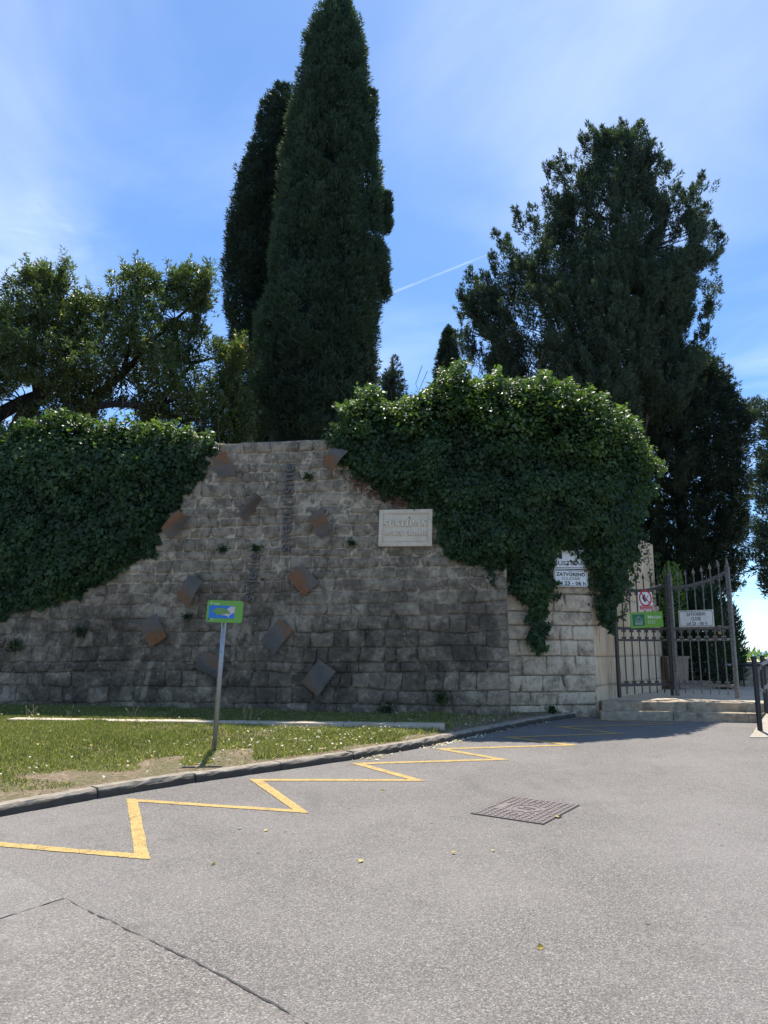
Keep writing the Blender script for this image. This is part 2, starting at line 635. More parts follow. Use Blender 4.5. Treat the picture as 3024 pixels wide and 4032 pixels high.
def tooled_mat():
    m, t, b = mat('tooled_beige_limestone')
    pos = t.n('ShaderNodeNewGeometry').outputs['Position']
    st = t.noise(t.vscale(pos, (9, 9, 0.55)), 2.2, 6, 0.6)
    fi = t.noise(pos, 30, 4, 0.6)
    col = t.ramp(t.math('ADD', t.math('MULTIPLY', st, 0.85), t.math('MULTIPLY', fi, 0.15)),
                 [(0.31, (0.25, 0.17, 0.10)), (0.42, (0.62, 0.455, 0.29)), (0.60, (0.78, 0.60, 0.40)), (0.75, (0.82, 0.67, 0.48))])
    pt = t.noise(pos, 1.3, 5, 0.6)
    col = t.mix(t.step(pt, 0.58, 0.74, 0, 0.55), col, (0.30, 0.235, 0.165))
    setc(t, b, col, 0.85, st, 0.5, 0.02, spec=0.2)
    return m


M_TOOLED = tooled_mat()


def limestone(name, cols, dirt=(0.10, 0.09, 0.08), dscale=2.0):
    m, t, b = mat(name)
    pos = t.n('ShaderNodeNewGeometry').outputs['Position']
    n2 = t.noise(pos, 9, 7, 0.65)
    col = t.ramp(n2, [(0.3, cols[0]), (0.55, cols[1]), (0.75, cols[2])])
    d = t.noise(pos, dscale, 6, 0.7)
    col = t.mix(t.step(d, 0.52, 0.7, 0, 0.65), col, dirt)
    col = t.n('ShaderNodeVectorMath', {'operation': 'MULTIPLY'}, i0=col, i1=(1.08, 1.0, 0.88)).outputs[0]
    setc(t, b, col, 0.85, t.noise(pos, 40, 4), 0.35, 0.01, spec=0.2)
    return m


def kerb_mat(name, cols, grime_shade, sc):
    m, t, b = mat(name)
    pos = t.n('ShaderNodeNewGeometry').outputs['Position']
    col = t.ramp(t.noise(pos, 9, 7, 0.65), [(0.3, cols[0]), (0.55, cols[1]), (0.75, cols[2])])
    sp = t.n('ShaderNodeSeparateXYZ', None, Vector=pos)
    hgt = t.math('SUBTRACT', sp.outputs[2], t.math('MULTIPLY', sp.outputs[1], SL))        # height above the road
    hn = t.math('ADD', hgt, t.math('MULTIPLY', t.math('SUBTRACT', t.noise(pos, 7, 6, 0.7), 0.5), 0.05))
    col = t.mix(t.step(hn, 0.080, 0.054, 0.0, 0.85), col, grime_shade)                          # tar and tyre dirt plus the backlit front's shade, painted in
    setc(t, b, col, 0.85, t.noise(pos, 35, 5, 0.7), 0.6, 0.012, spec=0.2)
    return m


M_STEP = limestone('worn_step_stone', [(0.24, 0.205, 0.16), (0.37, 0.32, 0.255), (0.48, 0.425, 0.345)], (0.075, 0.064, 0.05), 3.2)
M_SLABW = limestone('white_edging_stone', [(0.36, 0.325, 0.27), (0.50, 0.46, 0.395), (0.58, 0.54, 0.47)], (0.26, 0.23, 0.16), 1.6)
M_PAVE = limestone('terrace_paving', [(0.44, 0.39, 0.32), (0.56, 0.50, 0.42), (0.64, 0.58, 0.49)], (0.36, 0.31, 0.25))
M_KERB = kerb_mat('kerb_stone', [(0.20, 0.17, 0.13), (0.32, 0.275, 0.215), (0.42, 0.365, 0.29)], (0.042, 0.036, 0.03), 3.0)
M_CONC = limestone('ramp_concrete', [(0.30, 0.28, 0.25), (0.38, 0.355, 0.32), (0.44, 0.41, 0.37)], (0.26, 0.24, 0.2), 1.0)
M_PLAQ = limestone('plaque_limestone', [(0.54, 0.475, 0.385), (0.63, 0.56, 0.46), (0.69, 0.62, 0.52)], (0.46, 0.395, 0.31), 2.5)
M_PLAQL = limestone('plaque_letter_stone', [(0.70, 0.63, 0.53), (0.77, 0.70, 0.60), (0.79, 0.73, 0.63)], (0.66, 0.59, 0.49), 2.5)  # letters paler than the dirtier slab; relief shading put into the tone
M_ROAD = asphalt('road_asphalt', 0.172, 0.275, 150, (1.10, 1.0, 0.89))
M_ROAD2 = asphalt('old_coarse_asphalt', 0.178, 0.285, 128, (1.12, 0.99, 0.87))
M_ROAD3 = asphalt('pale_asphalt_patch', 0.20, 0.30, 150, (1.08, 1.0, 0.89))
M_SEAM = plain('bitumen_seam', (0.035, 0.034, 0.034), 0.7)


def soil_mat():
    m, t, b = mat('dry_soil_and_thatch')
    pos = t.n('ShaderNodeNewGeometry').outputs['Position']
    a = t.noise(pos, 18, 6, 0.7)
    c = t.noise(pos, 90, 4, 0.7)
    v = t.math('ADD', t.math('MULTIPLY', a, 0.6), t.math('MULTIPLY', c, 0.4))
    col = t.ramp(v, [(0.34, (0.075, 0.055, 0.038)), (0.5, (0.20, 0.15, 0.10)), (0.64, (0.36, 0.29, 0.20))])
    g = t.noise(pos, 2.4, 4)
    col = t.mix(t.step(g, 0.4, 0.6, 0, 0.45), col, (0.085, 0.10, 0.035))
    setc(t, b, col, 0.95, v, 0.7, 0.02, spec=0.1)
    return m


M_SOIL = soil_mat()


def paint_mat():
    m, t, b = mat('worn_yellow_road_paint')
    pos = t.n('ShaderNodeNewGeometry').outputs['Position']
    v = t.n('ShaderNodeTexVoronoi', None, Vector=pos, Scale=115.0)
    r = t.n('ShaderNodeSeparateColor', None, Color=v.outputs['Color']).outputs[0]
    n = t.noise(pos, 7, 5, 0.7)
    k = t.math('ADD', t.math('MULTIPLY', r, 0.55), t.math('MULTIPLY', n, 0.9))
    col = t.ramp(k, [(0.40, (0.16, 0.14, 0.10)), (0.56, (0.36, 0.25, 0.09)), (0.72, (0.46, 0.31, 0.10)), (0.95, (0.52, 0.375, 0.15))])
    setc(t, b, col, 0.8, v.outputs['Distance'], 0.4, 0.003, spec=0.2)
    return m


M_PAINT = paint_mat()


def rust_mat():
    m, t, b = mat('rusting_steel_plate')
    uv = t.n('ShaderNodeUVMap').outputs[0]
    pos = t.n('ShaderNodeNewGeometry').outputs['Position']
    u = t.n('ShaderNodeSeparateXYZ', None, Vector=uv)
    rnd = t.n('ShaderNodeObjectInfo').outputs['Random']
    ph = t.math('MULTIPLY', rnd, 6.28)
    wob = t.noise(pos, 3.2, 5, 0.6)
    a = t.math('ADD', t.math('MULTIPLY', u.outputs[1], 4.2), t.math('ADD', ph, t.math('MULTIPLY', wob, 2.6)))
    a = t.math('ADD', a, t.math('MULTIPLY', u.outputs[0], 1.0))
    s = t.math('ADD', t.math('MULTIPLY', t.math('SINE', a), 0.20), t.math('ADD', t.math('MULTIPLY', t.noise(pos, 8, 7, 0.72), 0.95), t.math('MULTIPLY', t.math('SUBTRACT', t.math('FRACT', t.math('MULTIPLY', rnd, 7.3)), 0.5), 0.2)))
    col = t.ramp(s, [(0.20, (0.105, 0.092, 0.080)), (0.42, (0.15, 0.122, 0.098)), (0.56, (0.15, 0.098, 0.064)), (0.70, (0.23, 0.105, 0.045)), (0.88, (0.15, 0.066, 0.034))])
    setc(t, b, col, 0.7, t.noise(pos, 60, 4), 0.2, 0.004, spec=0.2)
    return m


M_RUST = rust_mat()
M_LETTER = plain('dark_steel_letters', (0.145, 0.12, 0.10), 0.6, 0.4, 0.3, 0.3)
M_IRON = plain('dark_grey_iron_paint', (0.06, 0.055, 0.052), 0.55, 0.5, 0.2, 0.3, 25)
M_IRON2 = plain('sunlit_grey_iron_paint', (0.17, 0.16, 0.145), 0.6, 0.4, 0.2, 0.35, 25)  # lighter copy of the iron paint: sun on the right leaf painted in
M_GALV = plain('galvanised_tube', (0.34, 0.35, 0.36), 0.42, 0.5, 0.6, 0.15, 30)
M_BLACK = plain('black_powder_coat', (0.012, 0.013, 0.016), 0.4, 0.5)
M_SGREEN = plain('sign_green', (0.155, 0.36, 0.035), 0.4, 0.5, 0, 0.05)
M_SDARK = plain('sign_dark_green', (0.005, 0.13, 0.06), 0.4, 0.5, 0, 0.05)
M_SWHITE = plain('sign_white', (0.80, 0.77, 0.71), 0.45, 0.5, 0, 0.06)
M_SBLACK = plain('sign_black', (0.015, 0.015, 0.018), 0.5, 0.4)
M_SGREY = plain('sign_grey', (0.36, 0.36, 0.37), 0.5, 0.4)
M_SRED = plain('sign_red', (0.50, 0.012, 0.025), 0.45, 0.5, 0, 0.05)
M_SBLUE = plain('map_blue', (0.02, 0.17, 0.52), 0.4, 0.5, 0, 0.05)
M_SPINK = plain('map_pink', (0.62, 0.50, 0.50), 0.4, 0.5, 0, 0.12, 120)
M_SLAND = plain('map_green', (0.17, 0.32, 0.06), 0.4, 0.5, 0, 0.35, 90)
M_CAST = plain('cast_iron_cover', (0.19, 0.16, 0.15), 0.6, 0.4, 0.3, 0.2, 40)
M_CASTD = plain('cast_iron_gap', (0.02, 0.018, 0.018), 0.7)
M_BRASS = plain('brass', (0.42, 0.26, 0.10), 0.35, 0.5, 0.9)
M_BIN = plain('brown_plastic', (0.36, 0.26, 0.19), 0.6, 0.4)
M_BARK = plain('grey_brown_bark', (0.085, 0.062, 0.045), 0.9, 0.2, 0, 0.5, 18)
M_BARKD = plain('dark_bark', (0.045, 0.038, 0.032), 0.9, 0.2, 0, 0.5, 18)
M_PETAL = leaf_mat('pale_petals', (0.70, 0.62, 0.42), (0.82, 0.79, 0.70), 0.6, 0.25, 0.2, (1, 1, 0.9))
M_YLEAF = leaf_mat('yellow_fallen_leaf', (0.50, 0.36, 0.08), (0.62, 0.52, 0.16), 0.6, 0.25, 0.2, (1, 1, 0.7))
M_GRASS = leaf_mat('lawn_grass', (0.085, 0.11, 0.03), (0.27, 0.29, 0.095), 0.55, 0.42, 0.3, (1.35, 1.45, 0.65), (0.52, 0.45, 0.26))
M_CYP = leaf_mat('cypress_foliage', (0.011, 0.024, 0.016), (0.072, 0.108, 0.062), 0.6, 0.22, 0.3)
M_CYPD = leaf_mat('dark_cypress_foliage', (0.013, 0.024, 0.015), (0.038, 0.060, 0.034), 0.6, 0.2, 0.3)
M_CON = leaf_mat('juniper_foliage', (0.016, 0.028, 0.020), (0.085, 0.115, 0.070), 0.6, 0.28, 0.3)
M_IVY = leaf_mat('ivy_leaves', (0.012, 0.028, 0.013), (0.055, 0.098, 0.032), 0.44, 0.36, 0.35, (1.5, 1.7, 0.6), bright=(0.13, 0.185, 0.055))
M_OAK = leaf_mat('glossy_evergreen_leaves', (0.032, 0.050, 0.022), (0.140, 0.178, 0.070), 0.38, 0.40, 0.5, (1.45, 1.65, 0.6), (0.32, 0.20, 0.04))
M_OLE = leaf_mat('oleander_leaves', (0.014, 0.034, 0.016), (0.040, 0.075, 0.030), 0.45, 0.3, 0.4)
M_LIME = leaf_mat('bright_shrub_leaves', (0.07, 0.13, 0.025), (0.16, 0.24, 0.05), 0.45, 0.45, 0.4)
M_PINK = leaf_mat('pink_blossom', (0.60, 0.20, 0.22), (0.75, 0.42, 0.42), 0.6, 0.4, 0.2, (1, 1, 1))
M_DRY = leaf_mat('dry_brown_leaves', (0.10, 0.045, 0.025), (0.22, 0.11, 0.06), 0.7, 0.2, 0.2, (1, 1, 1))

# ------------------------------------------------------------------ setting: road, sea, park ground
ZT = gz(14.2) + 0.30                                          # level of the terrace behind the gate
mb = MB()
mb.add([(-60, -40, gz(-40)), (60, -40, gz(-40)), (60, 14.6, gz(14.6)), (-60, 14.6, gz(14.6))], [(0, 1, 2, 3)])
tag(mb.build('road', M_ROAD), kind='structure')


def sheet(name, pts, m, dz):
    mb = MB()
    vs = [Vector((p[0], p[1], gz(p[1]) + dz)) for p in pts]
    mb.add(vs, [tuple(range(len(vs)))])
    o = mb.build(name, m)
    if o.data.polygons[0].normal.z < 0:
        o.data.flip_normals()
    return o


seam = [G(*p) for p in ((-700, 3190), (0, 3418), (110, 3470), (253, 3541), (360, 3596), (580, 3702), (814, 3815), (1080, 3960), (1220, 4040))]
lastdir = (seam[-1] - seam[-2]).normalized()
seam.append(seam[-1] + lastdir * 6)
jt = G(253, 3541)
jl = G(0, 3621)
jll = jt + (jl - jt).normalized() * 12
def fan(name, q, pts, m, dz):
    vs = [Vector((p.x, p.y, gz(p.y) + dz)) for p in [q] + pts]
    o = MB().add(vs, [(0, i, i + 1) for i in range(1, len(vs) - 1)]).build(name, m)
    if o.data.polygons[0].normal.z < 0:
        o.data.flip_normals()
    return tag(o, kind='structure')


fan('road_older_asphalt', jll, seam[3:], M_ROAD2, 0.004)
fan('road_pale_asphalt', jll, seam[:4][::-1] + [seam[0] + Vector((-6, 2, 0))], M_ROAD3, 0.004)


def ribbon(name, pts, wid, m, dz, jit=0.0, kind='structure'):
    vs, fs = [], []
    fine = []
    for a, b_ in zip(pts[:-1], pts[1:]):
        k = max(2, int((b_ - a).length / 0.05))
        fine += [a.lerp(b_, i / k) for i in range(k)]
    fine.append(pts[-1])
    for i, p in enumerate(fine):
        t = (fine[min(i + 1, len(fine) - 1)] - fine[max(i - 1, 0)])
        nrm = Vector((-t.y, t.x, 0)).normalized()
        wl = wid * (0.5 + jit * random.uniform(-1, 1))
        wr = wid * (0.5 + jit * random.uniform(-1, 1))
        for q in (p + nrm * wl, p - nrm * wr):
            vs.append((q.x, q.y, gz(q.y) + dz))
    for i in range(len(fine) - 1):
        fs.append((2 * i, 2 * i + 1, 2 * i + 3, 2 * i + 2))
    o = MB().add(vs, fs).build(name, m)
    if o.data.polygons[0].normal.z < 0:
        o.data.flip_normals()
    return tag(o, kind=kind)


ribbon('road_seam', seam[3:], 0.009, M_SEAM, 0.0075, 0.75)
ribbon('road_joint', [jt, jl, jll], 0.008, M_SEAM, 0.0075, 0.6)

# zigzag marking, one painted line with mitred corners
zz = [G(*p) for p in ((-520, 3275), (0, 3325), (560, 3374), (520, 3152), (1185, 3196), (1008, 3072), (1643, 3073), (1410, 3008), (1975, 2991), (1738, 2950),
                      (2250, 2934), (2000, 2904), (2440, 2889), (2204, 2863), (2650, 2851), (2350, 2834))]
WZ = 0.115
vs, fs = [], []


def mitre(i, side):
    p = zz[i]
    if i == 0 or i == len(zz) - 1:
        d = (zz[1] - zz[0]) if i == 0 else (zz[-1] - zz[-2])
        n = Vector((-d.y, d.x, 0)).normalized()
        return p + n * side * WZ / 2
    a, b_ = (p - zz[i - 1]), (zz[i + 1] - p)
    a.z = b_.z = 0
    a.normalize(); b_.normalize()
    na, nb = Vector((-a.y, a.x, 0)), Vector((-b_.y, b_.x, 0))
    m = (na + nb).normalized()
    k = min(1 / max(0.2, m.dot(na)), 1.9)
    return p + m * side * k * WZ / 2


for i in range(len(zz) - 1):
    l0, r0, l1, r1 = mitre(i, 1), mitre(i, -1), mitre(i + 1, 1), mitre(i + 1, -1)
    kk = max(2, int((zz[i + 1] - zz[i]).length / 0.035))
    nrm = (l0 - r0).normalized()
    for j in range(kk + 1):
        f = j / kk
        for q, sg in ((l0.lerp(l1, f), 1), (r0.lerp(r1, f), -1)):
            if 0 < j < kk:
                q = q + nrm * sg * (random.uniform(-.007, .004) - .012 * max(0, vn1(q.x * 5, q.y * 5, sg) - .62) * 3)
            vs.append((q.x, q.y, gz(q.y) + 0.0045))
        if j:
            b0 = len(vs) - 4
            fs.append((b0, b0 + 1, b0 + 3, b0 + 2))
zo = MB().add(vs, fs).build('road_marking', M_PAINT)
if zo.data.polygons[0].normal.z < 0:
    zo.data.flip_normals()
tag(zo, kind='structure')

# sea to the horizon, and the park plateau behind the wall
m, t, b = mat('sea_water')
pos = t.n('ShaderNodeNewGeometry').outputs['Position']
setc(t, b, (0.03, 0.10, 0.16), 0.25, t.noise(pos, 0.4, 4), 0.3, 0.4, spec=0.5)
tag(MB().add([(-30000, -30000, -14), (30000, -30000, -14), (30000, 40000, -14), (-30000, 40000, -14)], [(0, 1, 2, 3)]).build('sea', m), kind='structure')
mb = MB()
mb.prism([(-60, 15.9), (-9.0, 15.9), (3.2, 15.6), (5.4, 19.4), (7.6, 24), (8, 46), (-60, 46)], -6, 3.9)
tag(mb.build('park_ground', M_SOIL), kind='structure')

# ------------------------------------------------------------------ kerb, verge
KP = [G(*p) for p in ((-1400, 3530), (-900, 3405), (-420, 3300), (0, 3215), (280, 3163), (687, 3093), (1012, 3047), (1288, 3007), (1500, 2976), (1730, 2930), (1959, 2880), (2150, 2842), (2300, 2819))]


def resample(pts, step):
    out, acc = [pts[0].copy()], 0.0
    for a, b_ in zip(pts[:-1], pts[1:]):
        L = (b_ - a).length
        d = step - acc
        while d < L:
            out.append(a.lerp(b_, d / L))
            d += step
        acc = (acc + L) % step
    return out


# smooth the kerb line
for _ in range(2):
    q = [KP[0]]
    for a, b_ in zip(KP[:-1], KP[1:]):
        q += [a.lerp(b_, .25), a.lerp(b_, .75)]
    KP = q + [KP[-1]]
kerb = empty('kerb', G(1012, 3047), 'curved grey kerb of long stone blocks along the lawn edge', 'kerb')
KQ = resample(KP, 1.08)
KQ.append(KP[-1])
KFINE = resample(KP, 0.18)
KH, KW = 0.096, 0.16


def knormal(p, pts):
    i = min(range(len(pts)), key=lambda j: (pts[j] - p).length)
    t = pts[min(i + 1, len(pts) - 1)] - pts[max(i - 1, 0)]
    return Vector((-t.y, t.x, 0)).normalized()


for a, b_ in zip(KQ[:-1], KQ[1:]):
    if (b_ - a).length < 0.3:
        continue
    na, nb = knormal(a, KFINE), knormal(b_, KFINE)
    d = (b_ - a).normalized()
    a2, b2 = a + d * 0.006, b_ - d * 0.006
    K = 11
    vs, fs = [], []
    c0 = (a + b_) / 2
    hj = random.uniform(-.008, .008)
    for i in range(K + 1):
        f = i / K
        p, n = a2.lerp(b2, f), na.lerp(nb, f).normalized()
        z0 = gz(p.y)
        j = lambda s: random.uniform(-s, s)
        ch = random.choice((0, 0, 0, .012, .02))
        prof = [(0.0 + j(.004), -0.05), (0.004 + j(.007), KH * 0.55), (0.008 + ch + j(.006), KH - 0.022 - ch + j(.007)), (0.03 + ch + j(.007), KH + hj + j(.006)), (KW, KH + hj + j(.003)), (KW, -0.05)]
        for (o, zz_) in prof:
            q = p + n * o
            vs.append(Vector((q.x, q.y, z0 + zz_)) - c0)
    for i in range(K):
        for k in range(5):
            fs.append((i * 6 + k, (i + 1) * 6 + k, (i + 1) * 6 + k + 1, i * 6 + k + 1))
    fs += [tuple(range(5, -1, -1)), tuple(K * 6 + k for k in range(6))]
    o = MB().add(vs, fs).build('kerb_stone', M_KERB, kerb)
    o.location = c0 - kerb.matrix_world.translation

# verge: a sheet between kerb and wall foot
def wall_foot_z(s):
    # ground line along the wall, rising to the left
    return np.interp(s, [-0.5, 0.0, 4.0, 9.5, 13], [WB.z + 0.02, WB.z + 0.03, WB.z + 0.10, WB.z + 0.17, WB.z + 0.2])


def wall_s_of(p):
    return (Vector((p[0], p[1], 0)) - Vector((WB.x, WB.y, 0))).dot(WU)


NV, MV = 70, 26
KV = []
Lk = [0.0]
for a, b_ in zip(KFINE[:-1], KFINE[1:]):
    Lk.append(Lk[-1] + (b_ - a).length)
vx, vy, vz_ = np.zeros((NV, MV)), np.zeros((NV, MV)), np.zeros((NV, MV))
sL, sR = 14.5, -0.05
for i in range(NV):
    f = i / (NV - 1)
    L = f * Lk[-1] * 0.985
    j = np.searchsorted(Lk, L) - 1
    j = max(0, min(j, len(KFINE) - 2))
    p = KFINE[j].lerp(KFINE[j + 1], (L - Lk[j]) / max(1e-6, Lk[j + 1] - Lk[j]))
    n = knormal(p, KFINE)
    a = p + n * (KW - 0.01)
    a.z = gz(a.y) + KH - 0.012
    sw = sL + (sR - sL) * f ** 0.8
    wq = wall_pt(sw, 0, -0.15)
    if sw < 0.9:
        wq = wq.lerp(Vector((wq.x + 1.7, 14.75, 0)), (0.9 - sw) / 0.95)
    wq.z = float(wall_foot_z(sw))
    for k in range(MV):
        g = k / (MV - 1)
        q = a.lerp(wq, g)
        bump = 0.05 * (vn1(q.x * 0.7, q.y * 0.7, 3) - 0.5) * math.sin(math.pi * g) + 0.015 * (vn1(q.x * 4, q.y * 4, 9) - 0.5)
        vx[i, k], vy[i, k], vz_[i, k] = q.x, q.y, q.z + bump + 0.03 * math.sin(math.pi * g)
V = np.stack([vx, vy, vz_], -1).reshape(-1, 3)
qd = np.array([(i * MV + k, (i + 1) * MV + k, (i + 1) * MV + k + 1, i * MV + k + 1) for i in range(NV - 1) for k in range(MV - 1)])
vo = link('verge_ground', np_mesh('verge_ground', V, None, quads=qd, smooth=True), M_SOIL)
if vo.data.polygons[100].normal.z < 0:
    vo.data.flip_normals()
tag(vo, kind='structure')


def verge_pts(n):
    """random points on the verge with their (f along, g across)"""
    i = rng.random(n) * (NV - 1.001)
    k = rng.random(n) * (MV - 1.001)
    i0, k0 = i.astype(int), k.astype(int)
    fi, fk = (i - i0)[:, None], (k - k0)[:, None]
    A = np.stack([vx, vy, vz_], -1)
    p = (A[i0, k0] * (1 - fi) * (1 - fk) + A[i0 + 1, k0] * fi * (1 - fk) + A[i0, k0 + 1] * (1 - fi) * fk + A[i0 + 1, k0 + 1] * fi * fk)
    # area weight
    e1 = A[np.minimum(i0 + 1, NV - 1), k0] - A[i0, k0]
    e2 = A[i0, np.minimum(k0 + 1, MV - 1)] - A[i0, k0]
    ar = np.abs(e1[:, 0] * e2[:, 1] - e1[:, 1] * e2[:, 0])
    keep = rng.random(n) < ar / ar.max()
    wid = np.linalg.norm(A[i0, MV - 1] - A[i0, 0], axis=1)
    return p[keep], (k / (MV - 1))[keep], (k / (MV - 1) * wid)[keep]


def npproj(p):
    x, y, z = p[:, 0], p[:, 1], p[:, 2] - H
    f = y * math.cos(PITCH) + z * math.sin(PITCH)
    u = -y * math.sin(PITCH) + z * math.cos(PITCH)
    return CX + F * x / f, CY - F * u / f


# ------------------------------------------------------------------ leaf clouds
def unit(v):
    return v / (np.linalg.norm(v, axis=-1, keepdims=True) + 1e-9)


def leaves(name, pos, axis, length, width, fold=0.25, rnd=None, up=None, lobed=False):
    """one flat, slightly folded leaf per point: base, two sides, tip"""
    n = len(pos)
    axis = unit(axis)
    ref = unit(rng.normal(size=(n, 3))) if up is None else unit(up + rng.normal(size=(n, 3)) * 0.45)
    side = unit(np.cross(axis, ref))
    nrm = np.cross(side, axis)
    Ln, Wd = np.asarray(length)[:, None], np.asarray(width)[:, None]
    base = pos
    tip = pos + axis * Ln - nrm * Ln * 0.12
    mid = pos + axis * Ln * (0.38 if not lobed else 0.25)
    l = mid + side * Wd * 0.5 + nrm * Wd * fold
    r = mid - side * Wd * 0.5 + nrm * Wd * fold
    V = np.stack([base, l, tip, r], 1).reshape(-1, 3)
    b_ = np.arange(n)[:, None] * 4
    T = np.concatenate([b_ + np.array([[0, 2, 1]]), b_ + np.array([[0, 3, 2]])], 0)
    if rnd is None:
        rnd = rng.random(n)
    return np_mesh(name, V, T, {'rnd': np.repeat(rnd, 4)})


def blades(name, pos, axis, length, width, rnd=None):
    """one triangle per point"""
    n = len(pos)
    axis = unit(axis)
    side = unit(np.cross(axis, unit(rng.normal(size=(n, 3)))))
    Ln, Wd = np.asarray(length)[:, None], np.asarray(width)[:, None]
    V = np.stack([pos - side * Wd * 0.5, pos + side * Wd * 0.5, pos + axis * Ln], 1).reshape(-1, 3)
    T = np.arange(3 * n).reshape(-1, 3)
    if rnd is None:
        rnd = rng.random(n)
    return np_mesh(name, V, T, {'rnd': np.repeat(rnd, 3)})


eA, eB = G(45, 2834, 0.165), G(1752, 2856, 0.15)          # ends of the white edging in the lawn


def near_edging(p):
    d = np.array([(eB - eA).x, (eB - eA).y])
    L = np.hypot(*d)
    d /= L
    q = p[:, :2] - np.array([eA.x, eA.y])
    a, c = q @ d, np.abs(q[:, 0] * -d[1] + q[:, 1] * d[0])
    c2 = q[:, 0] * -d[1] + q[:, 1] * d[0]
    return (a > -.05) & (a < L + .05) & (c2 > -.22) & (c2 < .2)


# grass
p, g, dm_ = verge_pts(2200000)
px, py = npproj(p)
ok = (px > -260) & (px < 2050) & (py < 3300)
p, g, px, dm_ = p[ok], g[ok], px[ok], dm_[ok]
dens = vnoise(np.stack([p[:, 0] * 1.1, p[:, 1] * 1.1, p[:, 0] * 0 + 5], -1)) * 0.6 + vnoise(np.stack([p[:, 0] * 3.5, p[:, 1] * 3.5, p[:, 0] * 0 + 8], -1)) * 0.4
ragged = vnoise(np.stack([p[:, 0] * 2.3, p[:, 1] * 2.3, p[:, 0] * 0 + 14], -1))
edge = np.clip((dm_ - 0.12 - 0.85 * np.clip((ragged - 0.28) * 2.2, 0, 1)) / 0.10, 0, 1)                     # bare strip behind the kerb
edge = np.where(px > 1000, np.clip((dm_ - 0.25 * ragged) / 0.15, 0, 1), edge)
wallside = np.clip((0.99 - g) / 0.10, 0.25, 1)
pr = np.clip((dens - 0.15) * 3.4, 0.25, 1) * (0.02 + 0.98 * edge) * wallside
pr = np.where(px > 1780, pr * 0.12, pr)
keep = rng.random(len(p)) < pr
keep &= ~near_edging(p)
p, g, dens = p[keep], g[keep], dens[keep]
if len(p) > 380000:
    sel = rng.permutation(len(p))[:380000]
    p, g, dens = p[sel], g[sel], dens[sel]
n = len(p)
ax = np.stack([rng.normal(0, .55, n), rng.normal(0, .55, n), np.ones(n)], -1)
hh = (0.016 + 0.034 * rng.random(n) ** 1.4) * (0.7 + 0.8 * dens)
tall = vnoise(np.stack([p[:, 0] * 2.2, p[:, 1] * 2.2, p[:, 0] * 0 + 21], -1)) > 0.74
hh = np.where(tall, hh * 1.7, hh)
patch = vnoise(np.stack([p[:, 0] * 0.9, p[:, 1] * 0.9, p[:, 0] * 0 + 31], -1))
gr = np.clip(rng.random(n) * 0.7 + 0.5 * (patch - 0.35), 0, 0.96)
dryp = rng.random(n) < np.where(g < 0.2, 0.24, 0.13)
gr = np.where(dryp, 0.99, gr)
go = link('lawn_grass', blades('lawn_grass', p, ax, hh, 0.007 + 0.007 * rng.random(n), gr), M_GRASS)
tag(go, 'short green lawn grass between the kerb and the big stone wall', 'grass', kind='stuff')

# broader clover-like leaves and a few taller stalks in the lawn
p, g, dm_ = verge_pts(40000)
px, py = npproj(p)
ok = (px > -250) & (px < 1700) & (g > 0.10) & (g < 0.95)
p = p[ok]
n = len(p)
ax = np.stack([rng.normal(0, 1, n), rng.normal(0, 1, n), 0.5 * np.ones(n)], -1)
co = link('lawn_clover', leaves('lawn_clover', p + np.array([0, 0, .012]), ax, 0.02 + 0.02 * rng.random(n), 0.012 + 0.012 * rng.random(n), 0.2, rng.random(n) * 0.95), M_GRASS)
tag(co, 'low broad-leaved weeds scattered through the lawn', 'weeds', kind='stuff')

# fallen pale petals and yellow leaves on lawn and along the kerb
p, g, dm_ = verge_pts(60000)
px, py = npproj(p)
cen = np.exp(-((px - 1330) / 330.0) ** 2) * np.exp(-((g - 0.20) / 0.22) ** 2)
cen2 = np.exp(-((px - 780) / 120.0) ** 2) * np.exp(-((g - 0.06) / 0.08) ** 2)
pr = 0.006 + 0.16 * cen + 0.11 * cen2 + 0.02 * np.exp(-((g - 0.1) / 0.15) ** 2)
keep = (rng.random(len(p)) < pr) & (px > -150) & (px < 1950) & (g < 0.75)
p = p[keep]
kp = []
for _ in range(420):
    L = (0.52 + 0.40 * random.random()) * Lk[-1]
    j = int(np.searchsorted(Lk, L) - 1)
    q = KFINE[max(0, min(j, len(KFINE) - 2))]
    nn = knormal(q, KFINE)
    o = -abs(random.gauss(0, 0.05)) - 0.01
    if vn1(L * 1.2, 3.3, 1.1) < 0.52 and random.random() < 0.85:
        continue
    kp.append((q.x + nn.x * o + random.uniform(-.09, .09), q.y + nn.y * o + random.uniform(-.09, .09), 0))
kp = np.array(kp)
kp[:, 2] = SL * kp[:, 1] + 0.008
rp = []
for _ in range(9):
    q = G(random.uniform(0, 3000), random.uniform(2880, 3900))
    rp.append((q.x, q.y, q.z + 0.008))
P = np.concatenate([p + np.array([0, 0, 0.045]), kp])
n = len(P)
ax = np.stack([rng.normal(0, 1, n), rng.normal(0, 1, n), rng.normal(0, .25, n)], -1)
fo = link('fallen_petals', leaves('fallen_petals', P, ax, 0.025 + 0.03 * rng.random(n), 0.02 + 0.02 * rng.random(n), 0.2, up=np.tile([0, 0, 1.0], (n, 1))), M_PETAL)
tag(fo, 'pale fallen petals strewn over the lawn and along the kerb', 'petals', kind='stuff')
sel = rng.random(len(P)) < 0.25
P2 = np.concatenate([P[sel] + rng.normal(0, .06, (sel.sum(), 3)) * np.array([1, 1, 0]) + np.array([0, 0, .004]), np.array(rp)])
n = len(P2)
ax = np.stack([rng.normal(0, 1, n), rng.normal(0, 1, n), rng.normal(0, .2, n)], -1)
